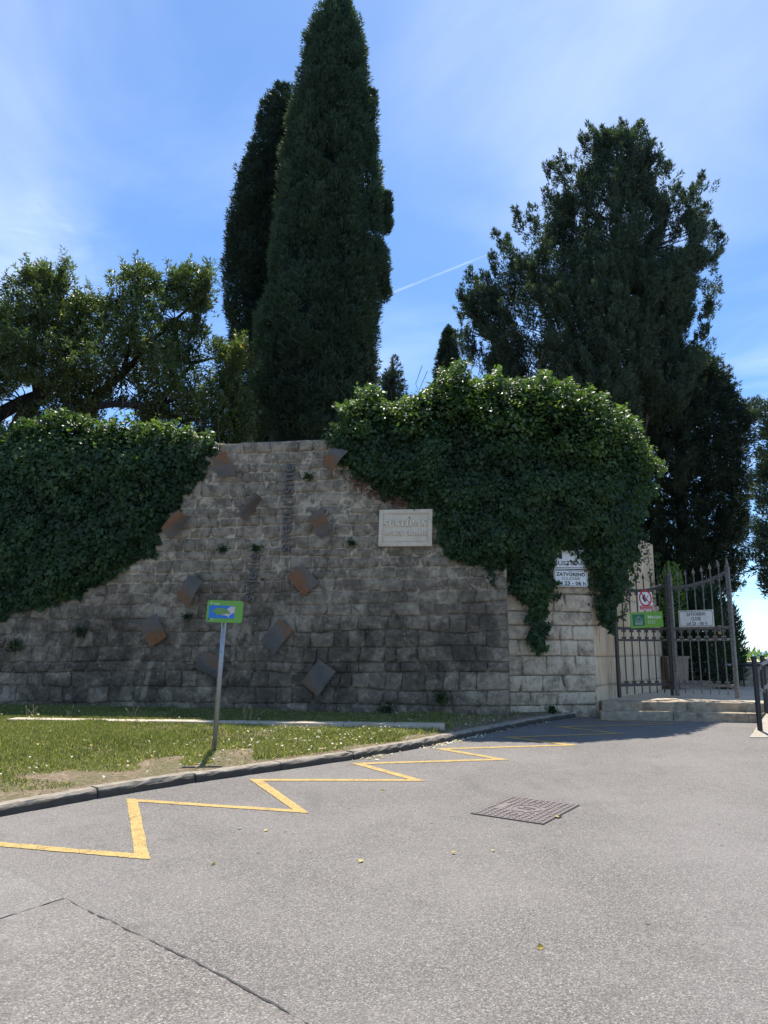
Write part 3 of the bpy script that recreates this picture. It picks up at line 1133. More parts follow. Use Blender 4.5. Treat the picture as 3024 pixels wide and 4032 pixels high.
fo = link('fallen_leaves', leaves('fallen_leaves', P2, ax, 0.03 + 0.025 * rng.random(n), 0.022 + 0.02 * rng.random(n), 0.2, up=np.tile([0, 0, 1.0], (n, 1))), M_YLEAF)
tag(fo, 'small yellow fallen leaves scattered on lawn and asphalt', 'leaves', kind='stuff')

# white edging slabs in the lawn in front of the wall
edging = empty('lawn_edging', (eA + eB) / 2, 'long low white stone edging lying in the lawn before the wall', 'edging')
NE = 9
for i in range(NE):
    a, b_ = eA.lerp(eB, i / NE), eA.lerp(eB, (i + 1) / NE)
    d = (b_ - a).normalized()
    n_ = Vector((-d.y, d.x, 0)).normalized()
    mm = Matrix((d, n_, Vector((0, 0, 1)))).transposed().to_4x4()
    c = (a + b_) / 2
    zc_ = float(np.interp(i, [0, NE - 1], [0.0, 0.0]))
    mm.translation = (0, 0, 0)
    L = (b_ - a).length / 2 - 0.004
    MB().box(-L, L, -0.16, 0.16, -0.14, 0.022 + random.uniform(-.004, .004), mm).build('slab', M_SLABW, edging, bevel=0.008, loc=c - edging.matrix_world.translation)

# ------------------------------------------------------------------ ivy outlines (also used to choose visible stones)
IVY_L = [(-260, 1680), (-80, 1700), (0, 1690), (60, 1668), (120, 1650), (190, 1628), (250, 1620), (330, 1642), (420, 1652), (520, 1650), (600, 1672), (650, 1660), (760, 1690), (840, 1718), (872, 1745),
         (850, 1790), (805, 1815), (790, 1860), (760, 1900), (718, 1960), (690, 2010), (655, 2060), (615, 2110), (608, 2165), (530, 2210), (440, 2268), (370, 2290), (300, 2345),
         (200, 2372), (90, 2385), (0, 2425), (-80, 2450), (-260, 2500)]
IVY_R = [(1278, 1725), (1310, 1692), (1342, 1650), (1335, 1605), (1400, 1562), (1412, 1530), (1480, 1525), (1505, 1562), (1560, 1582), (1620, 1556), (1680, 1532), (1720, 1478), (1780, 1440),
         (1830, 1430), (1872, 1480), (1900, 1502), (1960, 1458), (1990, 1490), (2080, 1484), (2130, 1450), (2180, 1490), (2260, 1502), (2290, 1540), (2400, 1545), (2412, 1602), (2500, 1645),
         (2540, 1720), (2580, 1790), (2618, 1842), (2570, 1870), (2580, 1960), (2540, 1990), (2522, 2045), (2512, 2200), (2490, 2245), (2455, 2330), (2440, 2400), (2400, 2472), (2362, 2445),
         (2350, 2350), (2345, 2255), (2325, 2225), (2300, 2165), (2250, 2150), (2195, 2140), (2180, 2190), (2172, 2290), (2160, 2340), (2150, 2425), (2132, 2540), (2115, 2562), (2096, 2480), (2078, 2385),
         (2012, 2312), (1990, 2236), (1940, 2244), (1900, 2212), (1870, 2216), (1800, 2200), (1752, 2152), (1722, 2080), (1702, 2010), (1640, 1990), (1560, 1960), (1500, 1932), (1440, 1892),
         (1384, 1850), (1336, 1800), (1370, 1790), (1300, 1762)]

# ------------------------------------------------------------------ big battered stone wall
WTOP_PY = 1737
_, WH = wall_sh(1100, WTOP_PY)                                # height of the wall face
WLEN = 15.0
wall = empty('stone_retaining_wall', WB, 'tall battered grey stone wall with steel plates, ivy on both sides', 'wall')
hs = [-0.25]
while hs[-1] < WH - 0.52:
    k = len(hs)
    low = hs[-1] < 2.2
    hs.append(hs[-1] + (random.uniform(0.19, 0.32) if low else random.uniform(0.17, 0.27)))
hs[-1] = WH - 0.50
hs += [WH - 0.25, WH]


def hb(k, s):
    if k == 0:
        return hs[0]
    amp = 0.055 if hs[k] < WH - 0.3 else 0.012
    return hs[k] + amp * (vn1(s * 1.1, k * 7.3, 1.7) - 0.5) * 2


def stone_geo(fn, q, proud, nx=5, ny=5, jit=0.011, round_=0.009, depth=0.05):
    """rough-faced block; q = corner (s,h) BL,BR,TR,TL; fn(s,h,off) -> point"""
    tx = [0, .07, .5, .93, 1] if nx == 5 else [0, .05, .3, .6, .95, 1]
    ty = [0, .10, .5, .90, 1]
    vs = []
    cut = [random.uniform(0, 0.03) if random.random() < .5 else 0 for _ in range(4)]
    for j, b_ in enumerate(ty):
        for i, a in enumerate(tx):
            s = (q[0][0] * (1 - a) + q[1][0] * a) * (1 - b_) + (q[3][0] * (1 - a) + q[2][0] * a) * b_
            h = (q[0][1] * (1 - a) + q[1][1] * a) * (1 - b_) + (q[3][1] * (1 - a) + q[2][1] * a) * b_
            ex = i in (0, len(tx) - 1)
            ey = j in (0, len(ty) - 1)
            s += random.uniform(-jit, jit)
            h += random.uniform(-jit, jit)
            if ex and ey:
                c = cut[(1 if i else 0) + (2 if j else 0)]
                s += c * (-1 if i else 1) * (1 if q[1][0] > q[0][0] else -1)
                h += c * (-1 if j else 1) * 0.7
            off = proud + (random.uniform(-.010, .012) if not (ex or ey) else -round_ + random.uniform(-.004, .004))
            vs.append(fn(s, h, off))
    W_ = len(tx)
    fs = []
    for j in range(len(ty) - 1):
        for i in range(W_ - 1):
            fs.append((j * W_ + i, j * W_ + i + 1, (j + 1) * W_ + i + 1, (j + 1) * W_ + i))
    # border ring pushed back into the wall
    bd = [i for i in range(W_)] + [j * W_ + W_ - 1 for j in range(1, len(ty))] + [(len(ty) - 1) * W_ + i for i in range(W_ - 2, -1, -1)] + [j * W_ for j in range(len(ty) - 2, 0, -1)]
    n0 = len(vs)
    nn = (fn(q[0][0], q[0][1], 1) - fn(q[0][0], q[0][1], 0)).normalized()
    for k in bd:
        vs.append(vs[k] - nn * (depth))
    for k in range(len(bd)):
        k2 = (k + 1) % len(bd)
        fs.append((bd[k2], bd[k], n0 + k, n0 + k2))
    return vs, fs


stones = []
for k in range(len(hs) - 1):
    s = -0.0
    hmid = (hs[k] + hs[k + 1]) / 2
    first = True
    while s < WLEN:
        wd = random.choice((random.uniform(0.18, 0.30), random.uniform(0.26, 0.42), random.uniform(0.36, 0.58))) * (1.12 if hmid < 2.2 else 0.88)
        if k == len(hs) - 2:
            wd = random.uniform(0.28, 0.40)
        if first:
            wd = random.uniform(0.5, 0.75) if k % 2 else random.uniform(0.28, 0.42)
            first = False
        s1 = s + wd
        g_ = random.uniform(0.003, 0.012) if hmid < 2.3 else random.uniform(0.006, 0.02)
        tilt = random.uniform(-.03, .03)
        topx = random.uniform(-.02, .02) if k == len(hs) - 2 else 0
        q = [(s1 - g_ + tilt, hb(k, s1) + g_), (s + g_ + tilt, hb(k, s) + g_), (s + g_ - tilt, hb(k + 1, s) - g_ + topx), (s1 - g_ - tilt, hb(k + 1, s1) - g_ + topx)]
        cpt = wall_pt((s + s1) / 2, hmid)
        pu, pv = proj(cpt)
        vis = -60 < pu < 2040 and not in_poly(np.array([pu]), np.array([pv]), IVY_L)[0] and not in_poly(np.array([pu]), np.array([pv]), IVY_R)[0]
        ed = min(edge_dist(np.array([pu]), np.array([pv]), IVY_L)[0], edge_dist(np.array([pu]), np.array([pv]), IVY_R)[0])
        show = (1 if vis else 0) * wd * (hs[k + 1] - hs[k]) + (0.02 if ed < 40 else 0)
        if hs[k + 1] < 0.0:
            show = 0
        stones.append([show, q, k, cpt])
        s = s1
stones.sort(key=lambda r: -r[0])
rest = MB()
WO = wall.matrix_world.translation
for idx, (show, q, k, cpt) in enumerate(stones):
    pr_ = random.uniform(0.002, 0.022)
    if k == len(hs) - 2:
        vs, fs = stone_geo(wall_pt, q, random.uniform(0.02, 0.045), depth=0.34, jit=0.010, round_=0.022)
    else:
        vs, fs = stone_geo(wall_pt, q, pr_, depth=0.07)
    if idx < 295 and show > 0:
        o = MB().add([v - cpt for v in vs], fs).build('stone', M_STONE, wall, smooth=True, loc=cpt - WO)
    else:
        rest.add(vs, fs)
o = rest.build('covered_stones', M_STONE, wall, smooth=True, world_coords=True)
tag(o, kind='stuff')
# mortar bed: dense front grid plus body
NS, NH = 440, 170
ss_, hh2 = np.meshgrid(-0.004 + WLEN * np.arange(NS) / (NS - 1), -0.3 + (WH - 0.012 + 0.3) * np.arange(NH) / (NH - 1))
gv = np.array(WB) + ss_[..., None] * np.array(WU) + hh2[..., None] * np.array([0, 0, 1.0]) + (-0.002 - 0.024 * np.clip((2.3 - hh2) / 1.2, 0, 1) * np.clip((5.0 - ss_) / 2.0, 0.25, 1) - BAT * hh2)[..., None] * np.array(WN)
nz = (vnoise(gv.reshape(-1, 3) * 4.0) - 0.5) * 0.030 + (vnoise(gv.reshape(-1, 3) * 13.0) - 0.5) * 0.026 + (vnoise(gv.reshape(-1, 3) * 30.0) - 0.5) * 0.014
gv = gv.reshape(-1, 3) + nz[:, None] * np.array(WN)
gq = np.array([(j * NS + i, j * NS + i + 1, (j + 1) * NS + i + 1, (j + 1) * NS + i) for j in range(NH - 1) for i in range(NS - 1)])[:, ::-1]
link('mortar', np_mesh('mortar', gv, None, quads=gq, smooth=True), M_MORTAR, wall, world_coords=True)
mb = MB()
back = 0.9
c = [wall_pt(0.012, -0.4, -0.06), wall_pt(WLEN, -0.4, -0.06), wall_pt(WLEN, WH - 0.03, -0.06), wall_pt(0.012, WH - 0.03, -0.06)]
bk = [p_ - WN * back * (1 if i > 1 else 1.7) for i, p_ in enumerate(c)]
mb.add(c + bk, [(0, 1, 2, 3), (7, 6, 5, 4), (3, 2, 6, 7), (0, 3, 7, 4), (1, 5, 6, 2), (0, 4, 5, 1)])
mb.build('core', M_MORTAR, wall, world_coords=True)
# right-hand end face: quoin returns
for k in range(len(hs) - 1):
    if hs[k + 1] < 0:
        continue
    dw = random.uniform(0.45, 0.8)
    fn = lambda s, h, off: wall_pt(-off, h, -s)
    q = [(0.02, hs[k] + .008), (dw, hs[k] + .008), (dw, hs[k + 1] - .008), (0.02, hs[k + 1] - .008)]
    vs, fs = stone_geo(fn, q, 0.006, depth=0.05)
    c0 = sum(vs, Vector()) / len(vs)
    MB().add([v - c0 for v in vs], [f[::-1] for f in fs]).build('end_stone', M_STONE, wall, smooth=True, loc=c0 - WO)

# ------------------------------------------------------------------ gate pillar wall of paler stone
PA = G(2005, 2818, 0.06)
PB = G(2354, 2817, 0.02)
PU = Vector((PB.x - PA.x, PB.y - PA.y, 0))
PLEN = PU.length
PU.normalize()
PN = Vector((PU.y, -PU.x, 0))
if PN.y > 0:
    PN = -PN
PA0 = Vector((PA.x, PA.y, PA.z)) - PU * 0.7
PH = 4.25


def pil_pt(s, h, off=0.0):
    return PA0 + PU * s + Vector((0, 0, h - PA0.z * 0)) + PN * off


pillar = empty('gate_pillar', (PA + PB) / 2, 'pale stone block pillar between the big wall and the gate', 'pillar')
PO = pillar.matrix_world.translation
z = -0.15
while z < PH:
    hh_ = random.uniform(0.19, 0.38)
    z1 = min(z + hh_, PH + 0.02)
    s = 0.0
    Lp = PLEN + 0.7
    while s < Lp - 0.02:
        wd = random.uniform(0.24, 0.72)
        s1 = s + wd
        if Lp - s1 < 0.3:
            s1 = Lp
        s1 = min(s1, Lp)
        g_ = random.uniform(.004, .010)
        t_ = random.uniform(-.02, .02)
        t2 = random.uniform(-.05, .05) if s1 < Lp else 0
        q = [(s + g_, z + g_), (s1 - g_ + (t2 if s1 < Lp else 0), z + g_), (s1 - g_ - (t2 if s1 < Lp else 0), z1 - g_), (s + g_, z1 - g_)]
        vs, fs = stone_geo(pil_pt, q, random.uniform(.004, .02), depth=0.06, jit=0.006)
        c0 = sum(vs, Vector()) / len(vs)
        MB().add([v - c0 for v in vs], fs).build('stone', M_LIGHT, pillar, smooth=True, loc=c0 - PO)
        s = s1
    z = z1
# side wall running back beside the gate
SE = GF(2606, 2714, ZT)
S0 = pil_pt(PLEN + 0.7, 0, 0)
SU = Vector((SE.x - S0.x, SE.y - S0.y, 0))
SLEN = SU.length
SU.normalize()
SN = Vector((SU.y, -SU.x, 0))
mb = MB()
a0, a1 = pil_pt(0, 0, -0.03), pil_pt(PLEN + 0.685, 0, -0.03)
bq = S0 + SU * (SLEN - .02) - SN * 0.03
cq = bq - SN * 0.5
dq = pil_pt(0, 0, -1.2)
mb.prism([(a0.x, a0.y), (a1.x, a1.y), (bq.x, bq.y), (cq.x, cq.y), (a1.x - 1.0, a1.y + 1.0), (dq.x, dq.y)], -0.3, PH - 0.02)
mb.build('core', M_LMORTAR, pillar, world_coords=True)

side = empty('gate_side_wall', S0.lerp(SE, 0.5), 'tooled beige limestone wall running back behind the left gate leaf', 'wall')
SO = side.matrix_world.translation
zs = [0.0, 0.42, 0.95, 1.5, 2.1, 2.7, 3.3, 3.85, PH]


def sid_pt(s, h, off=0.0):
    return Vector((S0.x, S0.y, h)) + SU * s + SN * off


for k in range(len(zs) - 1):
    s = 0.0
    while s < SLEN - 0.01:
        s1 = s + random.uniform(0.8, 1.35)
        if SLEN - s1 < 0.45:
            s1 = SLEN
        g_ = 0.003
        q = [(s + g_, zs[k] + g_), (s1 - g_, zs[k] + g_), (s1 - g_, zs[k + 1] - g_), (s + g_, zs[k + 1] - g_)]
        vs, fs = stone_geo(sid_pt, q, random.uniform(.0, .006), depth=0.03, jit=0.002, round_=0.004)
        c0 = sum(vs, Vector()) / len(vs)
        MB().add([v - c0 for v in vs], fs).build('block', M_TOOLED, side, smooth=True, loc=c0 - SO)
        s = s1
# end face and coping
mb = MB()
e0, e1 = sid_pt(SLEN, 0, 0.0), sid_pt(SLEN, 0, -0.52)
mb.add([sid_pt(SLEN + .002, 0, 0), sid_pt(SLEN + .002, 0, -.53), sid_pt(SLEN + .002, PH, -.53), sid_pt(SLEN + .002, PH, 0),
        sid_pt(SLEN - .05, 0, 0), sid_pt(SLEN - .05, 0, -.53), sid_pt(SLEN - .05, PH, -.53), sid_pt(SLEN - .05, PH, 0)],
       [(0, 1, 2, 3), (3, 2, 6, 7), (0, 3, 7, 4), (1, 5, 6, 2)])
mb.build('end_block', M_TOOLED, side, world_coords=True)
# lower garden wall continuing behind
lw = MB()
L0 = sid_pt(SLEN + 0.01, 0, -0.1)
L1 = L0 + SU * 0.7
lw.prism([(L0.x, L0.y), (L1.x, L1.y), (L1.x - .4, L1.y + .2), (L0.x - .4, L0.y + .2)], 0.2, ZT + 2.05)
tag(lw.build('low_garden_wall', M_TOOLED, bevel=0.02), 'low grey wall stub behind the gate, below the cypress', 'wall')

# ------------------------------------------------------------------ terrace, steps
stepA, stepB = G(2366, 2834), G(3000, 2847)
sdir = (stepB - stepA)
sdir.z = 0
sdir.normalize()
snr = Vector((-sdir.y, sdir.x, 0))
if snr.y < 0:
    snr = -snr
steps = empty('entrance_steps', stepA.lerp(stepB, .5), 'two low worn stone steps in front of the iron gate', 'steps')
EO = steps.matrix_world.translation
zr = gz(14.0)
sm = Matrix((sdir, snr, Vector((0, 0, 1)))).transposed().to_4x4()
lens0 = [0.0, 1.25, 2.5, 4.2]
lens1 = [0.06, 1.55, 3.0, 4.3]
for lev, lens in ((0, lens0), (1, lens1)):
    y0, y1 = (0.0, 0.36) if lev == 0 else (0.33, 0.78)
    z0, z1 = (-0.1, zr + 0.15 - gz(14.0) + 0.0) if lev == 0 else (0.10, ZT - zr)
    for a, b_ in zip(lens[:-1], lens[1:]):
        p0 = stepA + sdir * ((a + b_) / 2)
        p0.z = zr
        L = (b_ - a) / 2 - 0.003
        MB().box(-L, L, y0, y1, z0, z1, sm).build('tread', M_STEP, steps, bevel=0.014, loc=p0 - EO)
tq0 = stepA + snr * 0.75
tq1 = stepA + sdir * 9 + snr * 0.75
mb = MB()
mb.prism([(tq0.x - 1.2, tq0.y + 0.4), (tq0.x, tq0.y), (tq1.x, tq1.y), (18, 34), (7.8, 34), (6.4, 21)], -3, ZT - 0.006)
tag(mb.build('terrace', M_PAVE), kind='structure')

# steps rising in the park behind the gate
bs = GF(2790, 2703, ZT)
back_steps = empty('park_steps', bs, 'stone steps rising in shade inside the park behind the gate', 'steps')
for k in range(4):
    MB().box(-0.6, 5.0, 0.42 * k, 0.42 * k + 1.6, -0.02 if k == 0 else 0.15 * k - 0.02, 0.15 * (k + 1) - 0.0, None).build('tread', M_STEP, back_steps, bevel=0.012)
mb = MB()
mb.prism([(bs.x - 1.0, bs.y + 1.8), (30, bs.y + 1.8), (30, 40), (bs.x - 1.0, 40)], -2, ZT + 0.597)
tag(mb.build('upper_terrace', M_PAVE), kind='structure')
# pipe handrail lying over the park steps
ra, rb = D(2858, 2618, bs.y - 0.1), D(3120, 2618, bs.y - 0.1)
prail = empty('low_pipe_rail', (ra.x, ra.y, ZT), 'low horizontal pipe rail in front of the park steps', 'railing')
MB().tube([ra, rb], 0.035, 10).build('rail', M_BLACK, prail, smooth=True, world_coords=True)
MB().tube([ra - Vector((.05, 0, 0)), ra + Vector((.3, 0, 0))], 0.04, 10).build('end_cap', M_GALV, prail, smooth=True, world_coords=True)
for f in (0.25, 0.95):
    q = ra.lerp(rb, f)
    MB().tube([(q.x, q.y, ZT), q], 0.022, 8).build('post', M_BLACK, prail, world_coords=True)

# ------------------------------------------------------------------ ramp slab and black railing at the right edge
rA = G(2952, 2906, 0.0)
rB = GF(3022, 2812, gz(13.6) + 0.16)
mb = MB()
rpts = [Vector((rA.x, rA.y, gz(rA.y) + 0.012)), Vector((rA.x + 3, rA.y - 0.05, gz(rA.y) + 0.012)), Vector((rB.x + 3, rB.y + 0.05, ZT)), Vector((rB.x + 0.35, rB.y + .8, ZT + .004)), Vector((rB.x, rB.y, ZT - 0.12))]
low_ = [Vector((p_.x, p_.y, -0.2)) for p_ in rpts]
mb.add(rpts + low_, [(0, 1, 2, 3, 4)] + [(i, 5 + i, 5 + (i + 1) % 5, (i + 1) % 5) for i in range(5)])
tag(mb.build('access_ramp', M_CONC), kind='structure')
p1 = G(2994, 2886, 0.02)
p2 = G(3022, 2828, 0.10)
rail = empty('ramp_railing', p1, 'black post railing with pale tubular handrails at the right edge', 'railing')
RO = rail.matrix_world.translation
for q, hh_ in ((p1, 1.17), (p2, 1.06)):
    rp_ = q - RO
    MB().box(rp_.x - .03, rp_.x + .03, rp_.y - .03, rp_.y + .03, rp_.z, rp_.z + hh_).build('post', M_BLACK, rail, bevel=0.004)
    MB().box(rp_.x - .085, rp_.x + .085, rp_.y - .085, rp_.y + .085, rp_.z - .004, rp_.z + .012).build('base_plate', M_BLACK, rail, bevel=0.003)
p3 = p2 + (p2 - p1).normalized() * 1.4 + Vector((0.5, 0, 0.1))
rdir = Vector((1.0, 0.35, 0.42)).normalized()
for py0, nm in ((2618, 'handrail'), (2716, 'lower_handrail')):
    q0 = D(2997, py0, p1.y + 0.35)
    MB().tube([q0, q0 + rdir * 1.6], 0.026, 12).build(nm, M_GALV, rail, smooth=True, world_coords=True)
qa, qb = D(2996, 2622, p1.y + 0.35), D(3003, 2716, p1.y + 0.35)
MB().tube([qa, qb], 0.022, 10).build('end_loop', M_BLACK, rail, smooth=True, world_coords=True)
c1 = D(2982, 2700, p1.y)
MB().tube([c1, c1 + Vector((.0, .05, -.05)), D(3010, 2726, p1.y + .2), D(3016, 2712, p1.y + .3)], 0.009, 6).build('bracket', M_BLACK, rail, smooth=True, world_coords=True)
c1 = D(2980, 2634, p1.y)
MB().tube([c1, D(2998, 2634, p1.y + .34)], 0.009, 6).build('bracket', M_BLACK, rail, smooth=True, world_coords=True)

# ------------------------------------------------------------------ iron gate leaves
gL, gM, gR = GF(2440, 2752, ZT), GF(2648, 2745, ZT), GF(2905, 2757, ZT)
gM2 = GF(2668, 2746, ZT)


def scroll_mesh():
    """C-scroll: a shallow arch with two inward curls, 0.19 wide, in the xz plane"""
    path = []
    for i in range(13):                                       # spiral from the eye outwards, on the left
        a = math.radians(90 - 38 * i)
        r = 0.007 + 0.0155 * i / 12
        path.append((-0.056 + r * math.cos(a), 0, -0.036 + r * math.sin(a)))
    path = path[:11]
    path += [(-0.086, 0, -0.030), (-0.080, 0, -0.012), (-0.062, 0, -0.003), (-0.03, 0, 0.0)]
    full = path + [(-x, y, z_) for x, y, z_ in path[::-1]]
    return MB().tube(full, 0.0075, 5).mesh('scroll', M_IRON, smooth=True)


SCR = scroll_mesh()
SCR2 = SCR.copy()
SCR2.materials.clear()
SCR2.materials.append(M_IRON2)


def spear_mesh(m_):
    return MB().lathe([(0.009, -0.02), (0.017, 0.0), (0.017, 0.010), (0.010, 0.018), (0.010, 0.024), (0.038, 0.045), (0.030, 0.075), (0.014, 0.115), (0.001, 0.155)], 4).mesh('spearhead', m_)


def gate_leaf(a, b_, label, m_, topz, tipz, posts, scr):
    d = (b_ - a)
    L = Vector((d.x, d.y, 0)).length
    ang = math.atan2(d.y, d.x)
    mw = Matrix.Translation((a.x, a.y, ZT)) @ Matrix.Rotation(ang, 4, 'Z')
    root = empty('gate_leaf', None, label, 'gate', 'leaves of the iron gate', mw)
    for x, htop, w_, nm in posts(L):
        MB().box(x - w_, x + w_, -w_, w_, 0.03, htop).build(nm, m_, root, bevel=0.005)
        MB().lathe([(w_ * 1.0, 0), (w_ * 1.25, .012), (w_ * 1.25, .028), (w_ * .8, .04), (w_ * 1.0, .06), (w_ * .7, .12), (0.002, .24)], 8, (x, 0, htop + .001)).build('finial', m_, root)
    for z0, hh_ in ((1.365, 0.020), (1.125, 0.016), (0.255, 0.022)):
        MB().box(0.03, L - 0.03, -0.015, 0.015, z0 - hh_, z0 + hh_).build('rail', m_, root, bevel=0.003)
    n = 16
    mbx = MB()
    vs, fs = [], []
    for i in range(n + 1):
        x = 0.03 + (L - 0.06) * i / n
        zt = topz(i / n)
        for yy, dz in ((-.018, -.028), (.018, -.028), (.018, .028), (-.018, .028)):
            vs.append((x, yy, zt + dz))
    for i in range(n):
        for k in range(4):
            fs.append((i * 4 + k, i * 4 + (k + 1) % 4, i * 4 + 4 + (k + 1) % 4, i * 4 + 4 + k))
    fs += [(3, 2, 1, 0), tuple(n * 4 + k for k in range(4))]
    mbx.add(vs, fs).build('top_rail', m_, root)
    sp = spear_mesh(m_)
    NB = 6
    for i in range(NB):
        f = (i + 1) / (NB + 1)
        x = L * f
        zt = tipz(f)
        bar = MB().box(-0.0085, 0.0085, -0.0085, 0.0085, 0, zt - 0.10 - 0.07).build('bar', m_, root, loc=(x, 0, 0.085))
        s_ = link('spearhead', sp, None, bar, loc=(0, 0, zt - 0.155 - 0.085 + 0.0))
    w_ = L / (NB + 1)
    for i in range(NB + 1):
        x = w_ * (i + 0.5)
        f = (i + 0.5) / (NB + 1)
        for z0, up in ((1.345 - 0.004, 1), (1.141 + 0.004, -1), (0.277 + .004, -1)):
            o = link('scroll', scr, None, root, loc=(x, 0.0, z0))
            o.scale = (w_ / 0.19, 1, up * 1.05)
        o = link('scroll', scr, None, root, loc=(x, 0.0, topz(f) - 0.034))
        o.scale = (w_ / 0.19, 1, 1.1)
        o.rotation_euler = (0, -math.atan2(topz(f + .03) - topz(f - .03), .06 * L), 0)
    return root, Plane((a.x, a.y, ZT), (d.x, d.y, 0), (0, 0, 1)), L


leafL, plL, LL = gate_leaf(gL, gM, 'dark iron gate leaf with the green and red signs', M_IRON,
                           lambda f: 2.20 - 0.10 * math.sin(math.pi * min(1, f * 1.05)) + 0.05 * f, lambda f: 2.51 - 0.03 * math.sin(math.pi * f) + 0.02 * f,
                           lambda L: ((0.0, 2.28, 0.030, 'hinge_post'), (L, 2.42, 0.024, 'stile')), SCR)
leafR, plR, LR = gate_leaf(gM2, gR, 'sunlit-grey iron gate leaf with white closing-time sign, swung forward', M_IRON2,
                           lambda f: 2.20 + 0.02 * f + 0.22 * f ** 2.4, lambda f: 2.55 + 0.25 * max(0, f - .2) ** 1.6,
                           lambda L: ((0.0, 2.44, 0.036, 'stile'), (L, 2.52, 0.036, 'stile')), SCR2)
# padlock with its chain on the right leaf
pu_, pv_ = plR.hit(2836, 2476)
pad = empty('padlock', None, 'small brass padlock hanging on a chain on the gate rail', 'padlock', matrix=plR.matrix(pu_, pv_ - 0.05, 0.035))
MB().box(-.03, .03, -.055, .005, -.013, .013).build('body', M_BRASS, pad, bevel=0.005)
MB().tube([(-.02, 0, 0), (-.02, .03, 0), (-.012, .045, 0), (0.0, .05, 0), (.012, .045, 0), (.02, .03, 0), (.02, 0, 0)], 0.005, 6).build('shackle', M_GALV, pad, smooth=True)
MB().tube([(-.05, .085, -.01), (-.03, .105, 0), (0, .10, .005), (.03, .108, 0), (.05, .085, -.01), (.02, .06, 0), (-.02, .055, 0), (-.05, .085, -.01)], 0.008, 6).build('chain', M_IRON, pad, smooth=True)


# ------------------------------------------------------------------ signs
def sign_frame(pl, corners, off):
    us = [pl.hit(*c_, off) for c_ in corners]                 # TL, TR, BR, BL
    w_ = ((us[1][0] - us[0][0]) + (us[2][0] - us[3][0])) / 2
    h_ = ((us[0][1] - us[3][1]) + (us[1][1] - us[2][1])) / 2
    cu_ = sum(u[0] for u in us) / 4
    cv_ = sum(u[1] for u in us) / 4
    rot = math.atan2(us[1][1] - us[0][1], us[1][0] - us[0][0])
    return pl.matrix(cu_, cv_, off, rot), w_, h_


def T(root, body, x0, x1, y0, y1, m_, z=0.003, bold=0.0, name='lettering', cap=None, ex=0.0012):
    return link(name, text_mesh(body, x0, x1, y0, y1, z, ex, bold, cap=cap), m_, root)


# white closing sign on the right leaf
mw, w_, h_ = sign_frame(plR, ((2671, 2405), (2807, 2400), (2813, 2466), (2675, 2469)), 0.03)
s_ = empty('closing_sign', None, 'white ZATVORENO closing-time plate on the right gate leaf', 'sign', matrix=mw)
MB().prism(rrect(-w_ / 2, w_ / 2, -h_ / 2, h_ / 2, 0.004), -0.002, 0.002).build('plate', M_SWHITE, s_)
ring(MB(), rrect(-w_ / 2 + .016, w_ / 2 - .016, -h_ / 2 + .016, h_ / 2 - .016, .03), rrect(-w_ / 2 + .024, w_ / 2 - .024, -h_ / 2 + .024, h_ / 2 - .024, .024), 0.001, 0.0035).build('border', M_SBLACK, s_)
T(s_, 'ZATVORENO', -.27 * w_, .28 * w_, .16 * h_, .36 * h_, M_SBLACK, bold=.012)
T(s_, 'CLOSE', -.14 * w_, .14 * w_, -.12 * h_, .08 * h_, M_SBLACK, bold=.012)
T(s_, 'od 23 - 06 h', -.28 * w_, .31 * w_, -.40 * h_, -.20 * h_, M_SBLACK, bold=.012)
for sx in (-.12, .08):
    for sy in (.44, -.44):
        MB().tube([(sx * w_, sy * h_, 0), (sx * w_, sy * h_, .006)], .008, 8).build('bolt', M_GALV, s_)

# green park sign on the left leaf
mw, w_, h_ = sign_frame(plL, ((2480, 2412), (2608, 2407), (2612, 2469), (2483, 2473)), 0.03)
s_ = empty('park_sign', None, 'bright green Marjan park plate on the left gate leaf', 'sign', matrix=mw)
MB().box(-w_ / 2, w_ / 2, -h_ / 2, h_ / 2, -.002, .002).build('plate', M_SGREEN, s_)
lx0, lx1, ly0, ly1 = -.43 * w_, -.07 * w_, -.37 * h_, .36 * h_
MB().box(lx0, lx1, ly0, ly1, .0, .0035).build('emblem_field', M_SDARK, s_)
lw_, lh_ = lx1 - lx0, ly1 - ly0
em = MB()
E2 = lambda pts, r_=.0035: em.tube([(lx0 + x * lw_, ly0 + y * lh_, .005) for x, y in pts], r_, 5)
E2([(.18, .50), (.36, .66), (.50, .76), (.66, .66), (.84, .50)])
E2([(.50, .76), (.50, .84), (.55, .88)])
E2([(.22, .32), (.30, .40), (.34, .36), (.40, .48), (.45, .40), (.5, .52), (.57, .42), (.62, .36), (.68, .44), (.74, .38), (.80, .42), (.82, .32)])
for yy in (.27, .20, .13):
    E2([(.2 + .05 * i, yy + (.012 if i % 2 else -.012)) for i in range(13)], .0028)
em.build('emblem', M_SWHITE, s_)
T(s_, 'Marjan', .04 * w_, .44 * w_, .06 * h_, .28 * h_, M_SWHITE, cap=0.72, bold=.004)
T(s_, 'Park šuma', .04 * w_, .26 * w_, -.12 * h_, -.05 * h_, M_SWHITE, cap=0.72, bold=.01)
T(s_, 'Park forest', .04 * w_, .26 * w_, -.25 * h_, -.18 * h_, M_SWHITE, cap=0.72, bold=.01)

